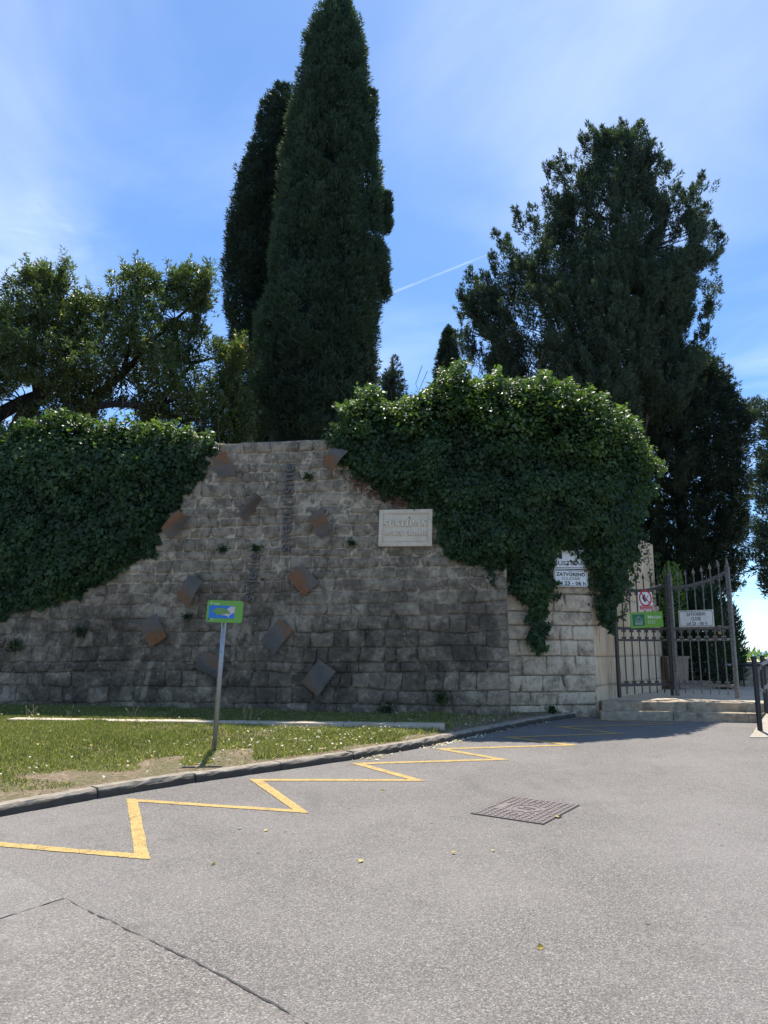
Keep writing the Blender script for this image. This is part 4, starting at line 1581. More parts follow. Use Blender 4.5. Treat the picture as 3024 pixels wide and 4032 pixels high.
# no open flame sign
mw, w_, h_ = sign_frame(plL, ((2513, 2332), (2567, 2331), (2571, 2402), (2516, 2402)), 0.03)
s_ = empty('no_fire_sign', None, 'white and red no-open-flame plate above the green gate sign', 'sign', matrix=mw)
MB().box(-w_ / 2, w_ / 2, -h_ / 2, h_ / 2, -.002, .002).build('plate', M_SWHITE, s_)
cyc = .16 * h_
R0 = .46 * w_
circ = lambda r: [(r * math.cos(2 * math.pi * i / 32), cyc + r * math.sin(2 * math.pi * i / 32)) for i in range(32)]
ring(MB(), circ(R0), circ(R0 * .80), .001, .005).build('ring', M_SRED, s_)
fl = [(-.22, .0), (-.16, .12), (-.2, .2), (-.08, .16), (-.02, .30), (.0, .16), (.06, .22), (.05, .08), (-.02, -.02), (.06, -.10), (.12, -.04), (.10, -.14), (.0, -.26), (-.06, -.2), (-.14, -.1)]
MB().prism([(x * w_ * .9 - .04 * w_, cyc + y * w_ * .9) for x, y in fl], .001, .0035).build('flame', M_SBLACK, s_)
m1 = Matrix.Translation((.17 * w_, cyc + .08 * w_, 0)) @ Matrix.Rotation(math.radians(50), 4, 'Z')
MB().box(-.12 * w_, .12 * w_, -.035 * w_, .035 * w_, .001, .0035, m1).build('cigarette', M_SGREY, s_)
m1 = Matrix.Translation((0, cyc, 0)) @ Matrix.Rotation(math.radians(-45), 4, 'Z')
MB().box(-R0 * .82, R0 * .82, -.035 * w_, .035 * w_, .002, .0052, m1).build('slash', M_SRED, s_)
MB().box(-.46 * w_, .46 * w_, -.47 * h_, -.25 * h_, .0, .0035).build('caption_field', M_SRED, s_)
T(s_, 'ZABRANJENO UPOTREBA', -.42 * w_, .42 * w_, -.335 * h_, -.29 * h_, M_SWHITE, .0036, .01)
T(s_, 'OTVORENOG PLAMENA', -.40 * w_, .40 * w_, -.42 * h_, -.375 * h_, M_SWHITE, .0036, .01)

# plates on the pillar
PPL = Plane(PA0, PU, (0, 0, 1))
mw, w_, h_ = sign_frame(PPL, ((2181, 2244), (2314, 2244), (2314, 2310), (2181, 2310)), 0.10)
s_ = empty('closing_sign', None, 'white ZATVORENO plate on the pale stone pillar under the ivy', 'sign', matrix=mw @ Matrix.Rotation(math.radians(-1.5), 4, 'Z'))
MB().prism(rrect(-w_ / 2, w_ / 2, -h_ / 2, h_ / 2, .04), -.003, .002).build('plate', M_SWHITE, s_)
ring(MB(), rrect(-w_ / 2 + .012, w_ / 2 - .012, -h_ / 2 + .012, h_ / 2 - .012, .034), rrect(-w_ / 2 + .022, w_ / 2 - .022, -h_ / 2 + .022, h_ / 2 - .022, .026), .001, .0035).build('border', M_SBLACK, s_)
T(s_, 'ZATVORENO', -.43 * w_, .43 * w_, .12 * h_, .34 * h_, M_SBLACK, bold=.028)
T(s_, 'CLOSE', -.26 * w_, .27 * w_, -.10 * h_, .06 * h_, M_SBLACK, bold=.0)
T(s_, 'od 23 - 06 h', -.43 * w_, .43 * w_, -.40 * h_, -.18 * h_, M_SBLACK, bold=.028)
MB().box(-.06 * w_, .04 * w_, .40 * h_, .42 * h_, .002, .0035).build('accent', M_SBLACK, s_)
mw, w_, h_ = sign_frame(PPL, ((2177, 2138), (2310, 2138), (2310, 2240), (2177, 2240)), 0.10)
s_ = empty('name_sign', None, 'white SUSTIPAN plate half hidden by ivy on the pillar', 'sign', matrix=mw @ Matrix.Rotation(math.radians(-1.0), 4, 'Z'))
MB().prism(rrect(-w_ / 2, w_ / 2, -h_ / 2, h_ / 2, .03), -.003, .002).build('plate', M_SWHITE, s_)
MB().box(-w_ / 2 + .012, w_ / 2 - .012, -h_ / 2 + .018, -h_ / 2 + .028, .001, .0035).build('border', M_SBLACK, s_)
T(s_, 'SUSTIPAN', -.46 * w_, .44 * w_, -.36 * h_, -.20 * h_, M_SBLACK, bold=.012)
pic = MB()
for x0, x1, y0, y1 in ((-.32, -.23, -.12, .20), (-.45, -.38, .20, .26), (-.22, -.08, .20, .34), (.20, .29, -.12, .20), (-.05, .12, .30, .36)):
    pic.box(x0 * w_, x1 * w_, y0 * h_, y1 * h_, .001, .0035)
pic.build('pictogram', M_SBLACK, s_)

# engraved limestone plaque on the big wall
mw, w_, h_ = sign_frame(WPL, ((1493, 2008), (1702, 2005), (1701, 2150), (1491, 2151)), 0.085)
s_ = empty('stone_plaque', None, 'pale limestone plaque with raised SUSTIPAN lettering on the wall', 'plaque', matrix=mw)
MB().box(-w_ / 2, w_ / 2, -h_ / 2, h_ / 2, -.09, -.002).build('slab', M_PLAQ, s_, bevel=.006)
for ins, wd_, zt in ((.0, .075, .012), (.088, .012, .008)):
    o_ = [(-w_ / 2 + ins, -h_ / 2 + ins), (w_ / 2 - ins, -h_ / 2 + ins), (w_ / 2 - ins, h_ / 2 - ins), (-w_ / 2 + ins, h_ / 2 - ins)]
    i_ = [(-w_ / 2 + ins + wd_, -h_ / 2 + ins + wd_), (w_ / 2 - ins - wd_, -h_ / 2 + ins + wd_), (w_ / 2 - ins - wd_, h_ / 2 - ins - wd_), (-w_ / 2 + ins + wd_, h_ / 2 - ins - wd_)]
    ring(MB(), o_, i_, -.003, zt).build('frame', M_PLAQ, s_)

# serif capitals drawn as strokes: (x0,y0,x1,y1,width) plus arcs, unit height 1
SER = {
    'I': (.42, [(.21, 0, .21, 1, .2)], [(.21, 0), (.21, 1)]),
    'T': (.8, [(.4, 0, .4, 1, .2), (.04, .95, .76, .95, .1)], [(.4, 0)], [(.06, .84, .06, .98, .07), (.74, .84, .74, .98, .07)]),
    'P': (.72, [(.18, 0, .18, 1, .2)], [(.18, 0), (.10, 1)], 'P'),
    'A': (.86, [(.08, 0, .42, 1, .09), (.78, 0, .44, 1, .2), (.2, .32, .66, .32, .08)], [(.08, 0), (.78, 0)]),
    'N': (.9, [(.16, 0, .16, 1, .09), (.74, 0, .74, 1, .09), (.16, .97, .74, .06, .2)], [(.16, 0), (.12, 1), (.74, 1)]),
    'U': (.86, [(.18, .3, .18, 1, .2), (.70, .3, .70, 1, .09)], [(.18, 1), (.70, 1)], 'U'),
    'S': (.66, [], [], 'S'), 'O': (.86, [], [], 'O'),
    'M': (1.06, [(.16, 0, .16, 1, .09), (.90, 0, .90, 1, .2), (.18, .97, .52, .06, .17), (.52, .06, .88, .97, .09)], [(.16, 0), (.9, 0), (.14, 1), (.92, 1)]),
    'E': (.74, [(.2, 0, .2, 1, .2), (.2, .05, .66, .05, .1), (.2, .95, .64, .95, .1), (.2, .5, .5, .5, .09)], [(.16, 0), (.16, 1)], [(.66, .0, .66, .22, .07), (.64, .8, .64, 1, .07), (.5, .38, .5, .62, .06)]),
    'L': (.7, [(.2, 0, .2, 1, .2), (.2, .05, .64, .05, .1)], [(.2, 1), (.16, 0)], [(.64, .0, .64, .26, .07)]),
    'J': (.56, [(.36, .2, .36, 1, .2)], [(.36, 1)], 'J'),
    'B': (.76, [(.18, 0, .18, 1, .2)], [(.1, 0), (.1, 1)], 'B'),
    'R': (.84, [(.18, 0, .18, 1, .2), (.40, .48, .74, .02, .2)], [(.18, 0), (.10, 1), (.76, 0)], 'P'),
    'G': (.86, [(.72, .05, .72, .42, .18)], [(.70, .42)], 'C'),
}


def arc(cx, cy, rx, ry, a0, a1, k=10):
    return [(cx + rx * math.cos(math.radians(a0 + (a1 - a0) * i / k)), cy + ry * math.sin(math.radians(a0 + (a1 - a0) * i / k))) for i in range(k + 1)]


def serif_word(word, x0, x1, y0, y1, root, m_, depth):
    gap = .16
    tot = sum((SER[c_][0] if c_ != ' ' else .5) + gap for c_ in word) - gap
    sx, sy = (x1 - x0) / tot, (y1 - y0)
    x = 0.0
    for c_ in word:
        if c_ == ' ':
            x += .5 + gap
            continue
        gl = SER[c_]
        mbl = MB()
        P_ = lambda q: (x0 + (x + q[0]) * sx, y0 + q[1] * sy)

        def stroke(pts, wds):
            pts = [P_(p_) for p_ in pts]
            vs_, fs_ = [], []
            for i, p_ in enumerate(pts):
                a_, b2 = pts[max(0, i - 1)], pts[min(len(pts) - 1, i + 1)]
                dx, dy = b2[0] - a_[0], b2[1] - a_[1]
                l_ = math.hypot(dx, dy) or 1
                w2 = (wds[i] if isinstance(wds, list) else wds) * sy * .5
                nx_, ny_ = -dy / l_ * w2, dx / l_ * w2
                vs_ += [(p_[0] + nx_, p_[1] + ny_, depth), (p_[0] - nx_, p_[1] - ny_, depth), (p_[0] + nx_, p_[1] + ny_, -.003), (p_[0] - nx_, p_[1] - ny_, -.003)]
            for i in range(len(pts) - 1):
                q = 4 * i
                fs_ += [(q, q + 1, q + 5, q + 4), (q + 2, q, q + 4, q + 6), (q + 1, q + 3, q + 7, q + 5)]
            fs_ += [(0, 2, 3, 1), (len(vs_) - 4, len(vs_) - 3, len(vs_) - 1, len(vs_) - 2)]
            mbl.add(vs_, fs_)
        for a_ in gl[1]:
            stroke([(a_[0], a_[1]), (a_[2], a_[3])], a_[4])
        for (fx, fy) in gl[2]:
            yy = .035 if fy == 0 else (.965 if fy == 1 else fy)
            stroke([(fx - .16, yy), (fx + .16, yy)], .07)
        if len(gl) > 3:
            ex = gl[3]
            if isinstance(ex, list):
                for a_ in ex:
                    stroke([(a_[0], a_[1]), (a_[2], a_[3])], a_[4])
            else:
                wv = lambda n_, f_: [.09 + .12 * abs(math.sin(math.pi * (i / n_ + f_))) for i in range(n_ + 1)]
                if ex == 'P':
                    stroke([(.2, .95)] + arc(.36, .70, .28, .25, 90, -90) + [(.2, .45)], [.09] + wv(10, 0) + [.09])
                elif ex == 'B':
                    stroke([(.2, .95)] + arc(.34, .75, .26, .2, 90, -90) + [(.2, .55)], [.09] + wv(10, 0) + [.09])
                    stroke([(.2, .54)] + arc(.36, .295, .30, .245, 90, -90) + [(.2, .05)], [.09] + wv(10, 0) + [.09])
                elif ex == 'U':
                    stroke([(.18, .34)] + arc(.44, .30, .26, .25, 180, 360) + [(.70, .34)], .13)
                elif ex == 'S':
                    stroke([(.56, .72)] + arc(.34, .73, .21, .22, 40, 270, 10) + arc(.34, .27, .25, .24, 90, -150, 10), [.07, .07, .09, .1, .12, .14, .16, .17, .18, .19, .2, .21, .21, .2, .19, .17, .15, .13, .11, .1, .09, .08, .07][:23])
                    stroke([(.58, .66), (.58, .98)], .06)
                    stroke([(.08, .02), (.08, .32)], .06)
                elif ex == 'O':
                    stroke(arc(.43, .5, .34, .46, 90, 450, 20), [.09 + .12 * abs(math.sin(2 * math.pi * i / 20)) for i in range(21)])
                elif ex == 'C':
                    stroke(arc(.44, .5, .34, .46, 50, 310, 16), [.07 + .14 * math.sin(math.pi * i / 16) for i in range(17)])
                    stroke([(.68, .7), (.68, .98)], .06)
                elif ex == 'J':
                    stroke([(.36, .25)] + arc(.2, .2, .16, .16, 0, -150, 6), .12)
        mbl.build('letter', m_, root)
        x += gl[0] + gap


serif_word('SUSTIPAN', -.405 * w_, .40 * w_, .03 * h_, .205 * h_, s_, M_PLAQL, .026)
serif_word('SPOMEN GROBLJE', -.405 * w_, .40 * w_, -.215 * h_, -.105 * h_, s_, M_PLAQL, .022)

# steel lettering running up the wall
def wall_word(word, p_bot, p_top, size_px, label, widths=None):
    a_ = Vector(WPL.hit(*p_bot, 0.06))
    b2 = Vector(WPL.hit(*p_top, 0.06))
    d_ = b2 - a_
    L = d_.length
    rot = math.atan2(d_.y, d_.x)
    mw_ = WPL.matrix(a_.x, a_.y, 0.06, rot)
    root = empty('wall_lettering', None, label, 'lettering', matrix=mw_)
    wds = {'m': 1.45, 'i': .42, 'j': .5, 'l': .4, 'r': .62, 't': .62, 'e': 1.0, 's': .85, 'v': .95, 'š': .85}
    tot = sum(wds[c_] for c_ in word) + .18 * (len(word) - 1)
    k = L / tot
    x = 0
    xh = size_px
    for c_ in word:
        w2 = wds[c_] * k
        asc = {'i': 1.42, 'l': 1.45, 't': 1.3, 'š': 1.42}.get(c_, 1.0)
        y0 = -.38 * xh if c_ == 'j' else 0
        y1 = (1.42 if c_ == 'j' else asc) * xh
        pad_ = .14 * k if c_ in 'il' else 0
        link('letter', text_mesh(c_, x + pad_, x + w2 - pad_, y0, y1, -0.02, 0.034, 0.018), M_LETTER, root)
        x += w2 + .18 * k
    return root


pxm = 14.2 / F
wall_word('svemirisme', (1142, 2172), (1160, 1826), 38 * pxm, 'dark steel word svemirisme running up the wall')
wall_word('svijetlis', (1000, 2368), (1022, 2182), 36 * pxm, 'dark steel word svijetlis running up the wall behind the map sign')

# ------------------------------------------------------------------ bent steel plates on the wall
PLATES = [
    (((839, 1809), (892, 1779), (935, 1873), (858, 1878)), .10, .4, 'brown steel plate topmost left beside the ivy edge'),
    (((941, 2028), (1018, 1952), (1045, 1975), (961, 2054)), .16, 1.6, 'narrow twisted blue-grey and rust plate left of the tall lettering'),
    (((640, 2084), (719, 2018), (756, 2051), (673, 2127)), .15, 1.5, 'narrow twisted rusty plate next to the left ivy edge'),
    (((1214, 2042), (1272, 2005), (1317, 2095), (1262, 2120)), .10, .8, 'bright orange rusted plate right of the tall lettering'),
    (((1309, 1770), (1378, 1788), (1312, 1870), (1266, 1829)), .13, 1.2, 'rusty plate topmost right, tucked under the right ivy'),
    (((1191, 2223), (1261, 2296), (1198, 2349), (1130, 2273)), .06, .3, 'blue-grey diamond plate with one rust band, mid wall'),
    (((749, 2267), (809, 2293), (751, 2399), (696, 2353)), .09, .9, 'rust-brown plate up and left of the map sign'),
    (((557, 2449), (626, 2416), (663, 2509), (592, 2550)), .06, .6, 'leftmost low plate, grey with rust at its lower end'),
    (((1102, 2439), (1161, 2482), (1085, 2578), (1027, 2525)), .07, .5, 'grey plate with rusty upper end right of the sign pole'),
    (((806, 2562), (895, 2601), (872, 2676), (766, 2628)), .07, .7, 'brownish plate partly hidden behind the sign pole'),
    (((1257, 2597), (1326, 2645), (1255, 2744), (1187, 2688)), .07, .4, 'lowest grey-brown plate near the foot of the wall'),
]
for cs, off_, bend, lab in PLATES:
    us = [Vector(WPL.hit(*c_, off_)) for c_ in cs]
    cen_ = sum(us, Vector((0, 0))) / 4
    NX = 8
    vs, fs, uvs = [], [], []
    for lay in (0, 1):
        for j in range(NX + 1):
            for i in range(NX + 1):
                a_, b2 = i / NX, j / NX
                p_ = (us[3] * (1 - a_) + us[2] * a_) * (1 - b2) + (us[0] * (1 - a_) + us[1] * a_) * b2
                zz_ = bend * (.06 * (1 + math.sin((a_ - .5) * 2.6 + (b2 - .5) * 1.6)) + .05 * math.cos((b2 - .5) * 3.0)) + .02
                vs.append((p_.x - cen_.x, p_.y - cen_.y, zz_ - lay * .008))
                uvs.append((a_, b2))
    n_ = (NX + 1) ** 2
    for j in range(NX):
        for i in range(NX):
            q = j * (NX + 1) + i
            fs += [(q, q + 1, q + NX + 2, q + NX + 1), (n_ + q, n_ + q + NX + 1, n_ + q + NX + 2, n_ + q + 1)]
    bd = [i for i in range(NX)] + [j * (NX + 1) + NX for j in range(NX)] + [NX * (NX + 1) + i for i in range(NX, 0, -1)] + [j * (NX + 1) for j in range(NX, 0, -1)]
    for k in range(len(bd)):
        k2 = (k + 1) % len(bd)
        fs.append((bd[k], n_ + bd[k], n_ + bd[k2], bd[k2]))
    root = empty('steel_plate', None, lab, 'steel plate', 'bent steel plates on the wall', WPL.matrix(cen_.x, cen_.y, off_))
    o = MB().add(vs, fs).build('plate', M_RUST, root, smooth=False)
    uvl = o.data.uv_layers.new(name='UVMap')
    for lp in o.data.loops:
        uvl.data[lp.index].uv = uvs[lp.vertex_index]
    MB().tube([(0, 0, -.004), (0, 0, -off_ - .03)], .012, 8).build('fixing_pin', M_LETTER, root)

# ------------------------------------------------------------------ map sign on its leaning pole
pb = G(843, 2952, 0.11)
pt = D(886, 2400, pb.y - 0.30)
pole = empty('map_sign', pb, 'green walking-map sign on a leaning galvanised pole in the lawn', 'sign')
pd = (pt - pb)
MB().tube([pb - pd * 0.05, pb.lerp(pt, .5), pt], 0.030, 16).build('pole', M_GALV, pole, smooth=True, world_coords=True)
sc = D(885, 2408, pt.y - 0.045)
w_, h_ = 136 / F * sc.y * 1.02, 84 / F * sc.y * 1.02
V_ = Vector((0.04, 0.0, 1)).normalized()
V_ = (V_ + Vector((0, 0.10, 0))).normalized()
U_ = Vector((1, 0.06, -0.035)).normalized()
Nn = U_.cross(V_).normalized()
V_ = Nn.cross(U_).normalized()
mw = Matrix((U_, V_, Nn)).transposed().to_4x4()
mw.translation = sc
board = MB().prism(rrect(-w_ / 2, w_ / 2, -h_ / 2, h_ / 2, .028), -.012, .004).build('board', M_SGREEN, pole)
board.matrix_parent_inverse = ROOTS[pole].inverted()
board.matrix_world = mw
board.matrix_parent_inverse = ROOTS[pole].inverted()
board.matrix_basis = mw


def sub(name, mbx, m_):
    return mbx.build(name, m_, board)


PX = lambda x: (x - 820) / 1320 * w_                        # pixels of the enlarged sign picture
PY = lambda y: -(y - 655) / 830 * h_
sub('map_sea', MB().box(PX(240), PX(1185), PY(915), PY(440), .003, .0055), M_SBLUE)
land = [(300, 660), (400, 620), (480, 560), (560, 520), (640, 540), (780, 525), (850, 560), (900, 590), (960, 620), (1000, 690), (1060, 720), (1000, 750), (860, 745), (700, 790), (640, 800), (520, 790), (480, 720), (400, 690)]
sub('map_park', MB().prism([(PX(x), PY(y)) for x, y in land][::-1], .005, .0070), M_SLAND)
city = [(880, 570), (960, 520), (1010, 460), (1183, 460), (1183, 690), (1110, 720), (1050, 770), (990, 830), (1000, 880), (960, 870), (930, 820), (820, 795), (690, 800), (700, 765), (860, 740), (1000, 742), (1055, 722), (990, 690), (955, 625)]
sub('map_town', MB().prism([(PX(x), PY(y)) for x, y in city][::-1], .005, .0066), M_SPINK)
link('lettering', text_mesh('Sustipan', PX(385), PX(615), PY(392), PY(345), .0042, .0012, .02, cap=.72), M_SWHITE, board)
link('lettering', text_mesh('Marjan', PX(310), PX(440), PY(975), PY(945), .0042, .0012, .02, cap=.72), M_SWHITE, board)
wk = MB()
for pts in ([(318, 340), (300, 370)], [(305, 345), (300, 378), (320, 408)], [(300, 378), (275, 408)], [(305, 348), (270, 360)], [(308, 350), (340, 352)]):
    wk.tube([(PX(x), PY(y), .0055) for x, y in pts], .0022, 5)
wk.lathe([(.0045, .003), (.0045, .006)], 8, (PX(318), PY(308), 0))
sub('walker_symbol', wk, M_SWHITE)
sub('emblem_field', MB().box(PX(218), PX(295), PY(1000), PY(930), .003, .0055), M_SDARK)
ln = MB()
ln.box(PX(540), PX(1000), PY(972), PY(962), .003, .005)
sub('caption_line', ln, M_SLAND)
sub('clamp', MB().box(-.05, .05, -.02, .02, -.05, -.012), M_GALV)

# ------------------------------------------------------------------ manhole cover
mc = [G(1978, 3130), G(2264, 3168), G(2177, 3256), G(1877, 3211)]
cen_ = sum(mc, Vector()) / 4
eu = ((mc[1] - mc[0]) + (mc[2] - mc[3])) / 2
ev = ((mc[0] - mc[3]) + (mc[1] - mc[2])) / 2
A_, B_ = eu.length * 0.93, ev.length * 0.93
eu.normalize()
ev = (ev - eu * ev.dot(eu)).normalized()
en = eu.cross(ev).normalized()
if en.z < 0:
    en = -en
mw = Matrix((eu, ev, en)).transposed().to_4x4()
mw.translation = cen_ + Vector((0, 0, .002))
man = empty('manhole_cover', None, 'square cast-iron manhole cover with studded face in the asphalt', 'manhole cover', matrix=mw)
MB().box(-A_ / 2 - .008, A_ / 2 + .008, -B_ / 2 - .008, B_ / 2 + .008, -.02, .0035).build('gap', M_CASTD, man)
MB().box(-A_ / 2 + .004, A_ / 2 - .004, -B_ / 2 + .004, B_ / 2 - .004, -.01, .007).build('plate', M_CAST, man)
stud = MB().box(-.5, .5, -.5, .5, 0, 1).mesh('stud', M_CAST)
nu_, nv_ = 11, 14
for i in range(nu_):
    for j in range(nv_):
        x = (-.5 + (i + .5) / nu_) * (A_ - .03)
        y = (-.5 + (j + .5) / nv_) * (B_ - .03)
        if (x / .155) ** 2 + (y / .155) ** 2 < 1:
            continue
        if abs(x + A_ * .33) < .03 and abs(y) < .12:
            continue
        o = link('stud', stud, None, man, loc=(x, y, .0065))
        o.scale = (A_ / nu_ * .55, B_ / nv_ * .55, .0055)
circ = lambda r: [(r * math.cos(2 * math.pi * i / 32), r * math.sin(2 * math.pi * i / 32)) for i in range(32)]
ring(MB(), circ(.14), circ(.125), .006, .012).build('ring', M_CAST, man)
eb = MB()
for a_, b2 in (((-.07, -.03), (.06, -.03)), ((-.04, .03), (.07, .03)), ((.07, .03), (.07, .0)), ((-.07, .0), (-.07, -.03))):
    eb.tube([(a_[0], a_[1], .009), (b2[0], b2[1], .009)], .007, 6)
eb.build('emblem', M_CAST, man)
for y in (-.30 * B_ / .9, .30 * B_ / .9):
    MB().box(-.07, .07, y - .008, y + .008, .004, .0085).build('lifting_slot', M_CASTD, man)
MB().box(A_ / 2 - .01, A_ / 2 + .035, -B_ * .15 - .03, -B_ * .15 + .03, -.01, .008).build('hinge', M_CASTD, man)

# ------------------------------------------------------------------ bin behind the gate
bp = GF(2664, 2711, ZT)
binr = empty('waste_bin', (bp.x, bp.y, ZT), 'brown plastic waste bin standing behind the gate', 'bin')
hb_ = (2704 - 2580) / F * bp.y
wb_ = 82 / F * bp.y / 2
mb = MB()
v8 = [(-wb_ * .86, -wb_ * .7, 0), (wb_ * .86, -wb_ * .7, 0), (wb_ * .86, wb_ * .7, 0), (-wb_ * .86, wb_ * .7, 0), (-wb_, -wb_ * .85, hb_ * .92), (wb_, -wb_ * .85, hb_ * .92), (wb_, wb_ * .85, hb_ * .92), (-wb_, wb_ * .85, hb_ * .92)]
mb.add(v8, [(3, 2, 1, 0), (4, 5, 6, 7), (0, 1, 5, 4), (1, 2, 6, 5), (2, 3, 7, 6), (3, 0, 4, 7)])
mb.build('body', M_BIN, binr, bevel=.015)
MB().box(-wb_ * 1.08, wb_ * 1.08, -wb_ * .95, wb_ * .95, hb_ * .921, hb_ * .985).build('lid', M_BIN, binr, bevel=.012)
MB().box(-wb_ * .9, wb_ * .9, -wb_ * 1.02, -wb_ * .951, hb_ * .90, hb_ * .94).build('handle', M_BIN, binr)


# ------------------------------------------------------------------ trees
def tube_np(segs, k=7):
    mb = MB()
    for pts, rs in segs:
        mb.tube(pts, rs, k)
    return mb


def sprays(centers, axes, length, width, nb, blen, bwid, droop=0.0, flat=0.6, shade=None, bright=0.0):
    """feathery conifer sprays: nb blades strewn along each axis, tapering to the tip"""
    n = len(centers)
    A = unit(axes)
    ref = unit(np.cross(A, unit(rng.normal(size=(n, 3)))))
    B = np.cross(A, ref)
    c = np.repeat(centers, nb, 0)
    A2, R2, B2 = np.repeat(A, nb, 0), np.repeat(ref, nb, 0), np.repeat(B, nb, 0)
    Ln, Wd = np.repeat(length, nb)[:, None], np.repeat(width, nb)[:, None]
    m_ = n * nb
    t_ = rng.random((m_, 1)) ** 0.8
    prof = np.sin(np.pi * np.clip(t_ * 0.85 + 0.12, 0, 1)) ** 0.8
    an = rng.random((m_, 1)) * 2 * np.pi
    rr = np.sqrt(rng.random((m_, 1))) * Wd * prof
    out = R2 * np.cos(an) + B2 * np.sin(an) * flat
    pos_ = c + A2 * Ln * (t_ - 0.35) + out * rr
    pos_[:, 2] -= (droop * (rr[:, 0] ** 2) / (Wd[:, 0] + 1e-6))
    ax_ = A2 * 1.0 + out * 0.9 + rng.normal(size=(m_, 3)) * 0.35
    bl = blen * (0.6 + 0.8 * rng.random(m_))
    sh = np.repeat(rng.random(n) if shade is None else shade, nb)
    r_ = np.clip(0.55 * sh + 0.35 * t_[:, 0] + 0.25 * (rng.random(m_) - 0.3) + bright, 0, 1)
    return pos_, ax_, bl, bwid * (0.6 + 0.8 * rng.random(m_)), r_


def merge(parts):
    return [np.concatenate([p_[i] for p_ in parts]) for i in range(5)]


def profile_cypress(name, label, left, right, Y, mat_, nclump, nb, base_z, blen=0.11, bwid=0.036, core=0.80, seed=1, cw=(0.16, 0.30), extra=(), out=0.45):
    """columnar cypress: outlines are photograph rows, turned into a solid of revolution at depth Y"""
    ys = np.linspace(min(left[0][1], right[0][1]), max(left[-1][1], right[-1][1]), 60)
    lx = np.interp(ys, [p_[1] for p_ in left], [p_[0] for p_ in left])
    rx = np.interp(ys, [p_[1] for p_ in right], [p_[0] for p_ in right])
    zz_, cx_, rd_ = [], [], []
    for y_, a_, b2 in zip(ys, lx, rx):
        pl, pr2 = D(a_, y_, Y), D(b2, y_, Y)
        zz_.append((pl.z + pr2.z) / 2)
        cx_.append((pl.x + pr2.x) / 2)
        rd_.append(abs(pr2.x - pl.x) / 2)
    zz_, cx_, rd_ = np.array(zz_)[::-1], np.array(cx_)[::-1], np.array(rd_)[::-1]
    ztop, zbot = zz_[-1], zz_[0]
    rootc = (float(cx_[0]), Y, base_z)
    root = empty(name, rootc, label, 'tree')
    # clumps over the surface
    zc_ = rng.random(nclump * 3) * (ztop - zbot) + zbot
    R = np.interp(zc_, zz_, rd_)
    keep_ = rng.random(len(zc_)) < (R + 0.1) / (R.max() + 0.1)
    zc_, R = zc_[keep_][:nclump], R[keep_][:nclump]
    n = len(zc_)
    ph = rng.random(n) * 2 * np.pi
    lump = vnoise(np.stack([np.cos(ph) * 2.6 + 7, np.sin(ph) * 2.6 + 7, zc_ * 0.6], -1))
    lump2 = vnoise(np.stack([np.cos(ph) * 5 + 7, np.sin(ph) * 5 + 7, zc_ * 1.6], -1))
    sz = cw[0] + (cw[1] - cw[0]) * rng.random(n)
    rr = np.maximum(R - 0.11, R * .55) * (0.72 + 0.28 * lump + 0.10 * (lump2 - .3))
    C = np.stack([np.interp(zc_, zz_, cx_) + rr * np.cos(ph), Y + rr * np.sin(ph), zc_], -1)
    taper = np.interp(zc_, zz_, rd_)
    AX = np.stack([out * np.cos(ph), out * np.sin(ph), np.ones(n)], -1) + rng.normal(0, .18, (n, 3))
    sz = np.minimum(sz, taper * 0.45 + 0.05)
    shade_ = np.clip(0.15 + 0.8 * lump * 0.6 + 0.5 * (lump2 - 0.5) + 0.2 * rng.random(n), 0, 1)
    parts_ = [sprays(C, AX, sz * 3.0, sz, nb, blen, bwid, flat=1.0, shade=shade_)]
    for (x_, y_, rpx, hpx) in extra:                           # side shoots that break the outline
        c0 = D(x_, y_, Y)
        k = max(8, int(rpx * hpx / 90))
        Cx = np.stack([c0.x + rng.normal(0, rpx * .45, k) / F * Y, Y + rng.normal(0, rpx * .45, k) / F * Y, c0.z + rng.uniform(-.5, .5, k) * hpx / F * Y], -1)
        parts_.append(sprays(Cx, np.stack([rng.normal(0, .25, k), rng.normal(0, .25, k), np.ones(k)], -1), np.full(k, .42), np.full(k, .14), nb, blen, bwid, flat=1.0))
    P_ = merge(parts_)
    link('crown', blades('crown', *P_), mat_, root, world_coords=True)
    # solid core added inside to block light through the crown
    k = 26
    vs, fs = [], []
    zi = np.linspace(zbot - 0.2, zbot + (ztop - zbot) * 0.93, 46)
    for z_ in zi:
        for j in range(k):
            a_ = 2 * math.pi * j / k
            r_ = float(np.interp(z_, zz_, rd_)) * core * 0.92 * (0.72 + 0.28 * vn1(math.cos(a_) * 2.6 + 7, math.sin(a_) * 2.6 + 7, z_ * .6))
            vs.append((float(np.interp(z_, zz_, cx_)) + r_ * math.cos(a_), Y + r_ * math.sin(a_), z_))
    for i in range(len(zi) - 1):
        for j in range(k):
            fs.append((i * k + j, i * k + (j + 1) % k, (i + 1) * k + (j + 1) % k, (i + 1) * k + j))
    fs.append(tuple((len(zi) - 1) * k + j for j in range(k)))
    MB().add(vs, fs).build('crown_core', mat_, root, smooth=True, world_coords=True)
    tube_np([([rootc, (rootc[0], Y, zbot + 2)], [0.32, 0.22])]).build('trunk', M_BARK, root, smooth=True, world_coords=True)
    return root


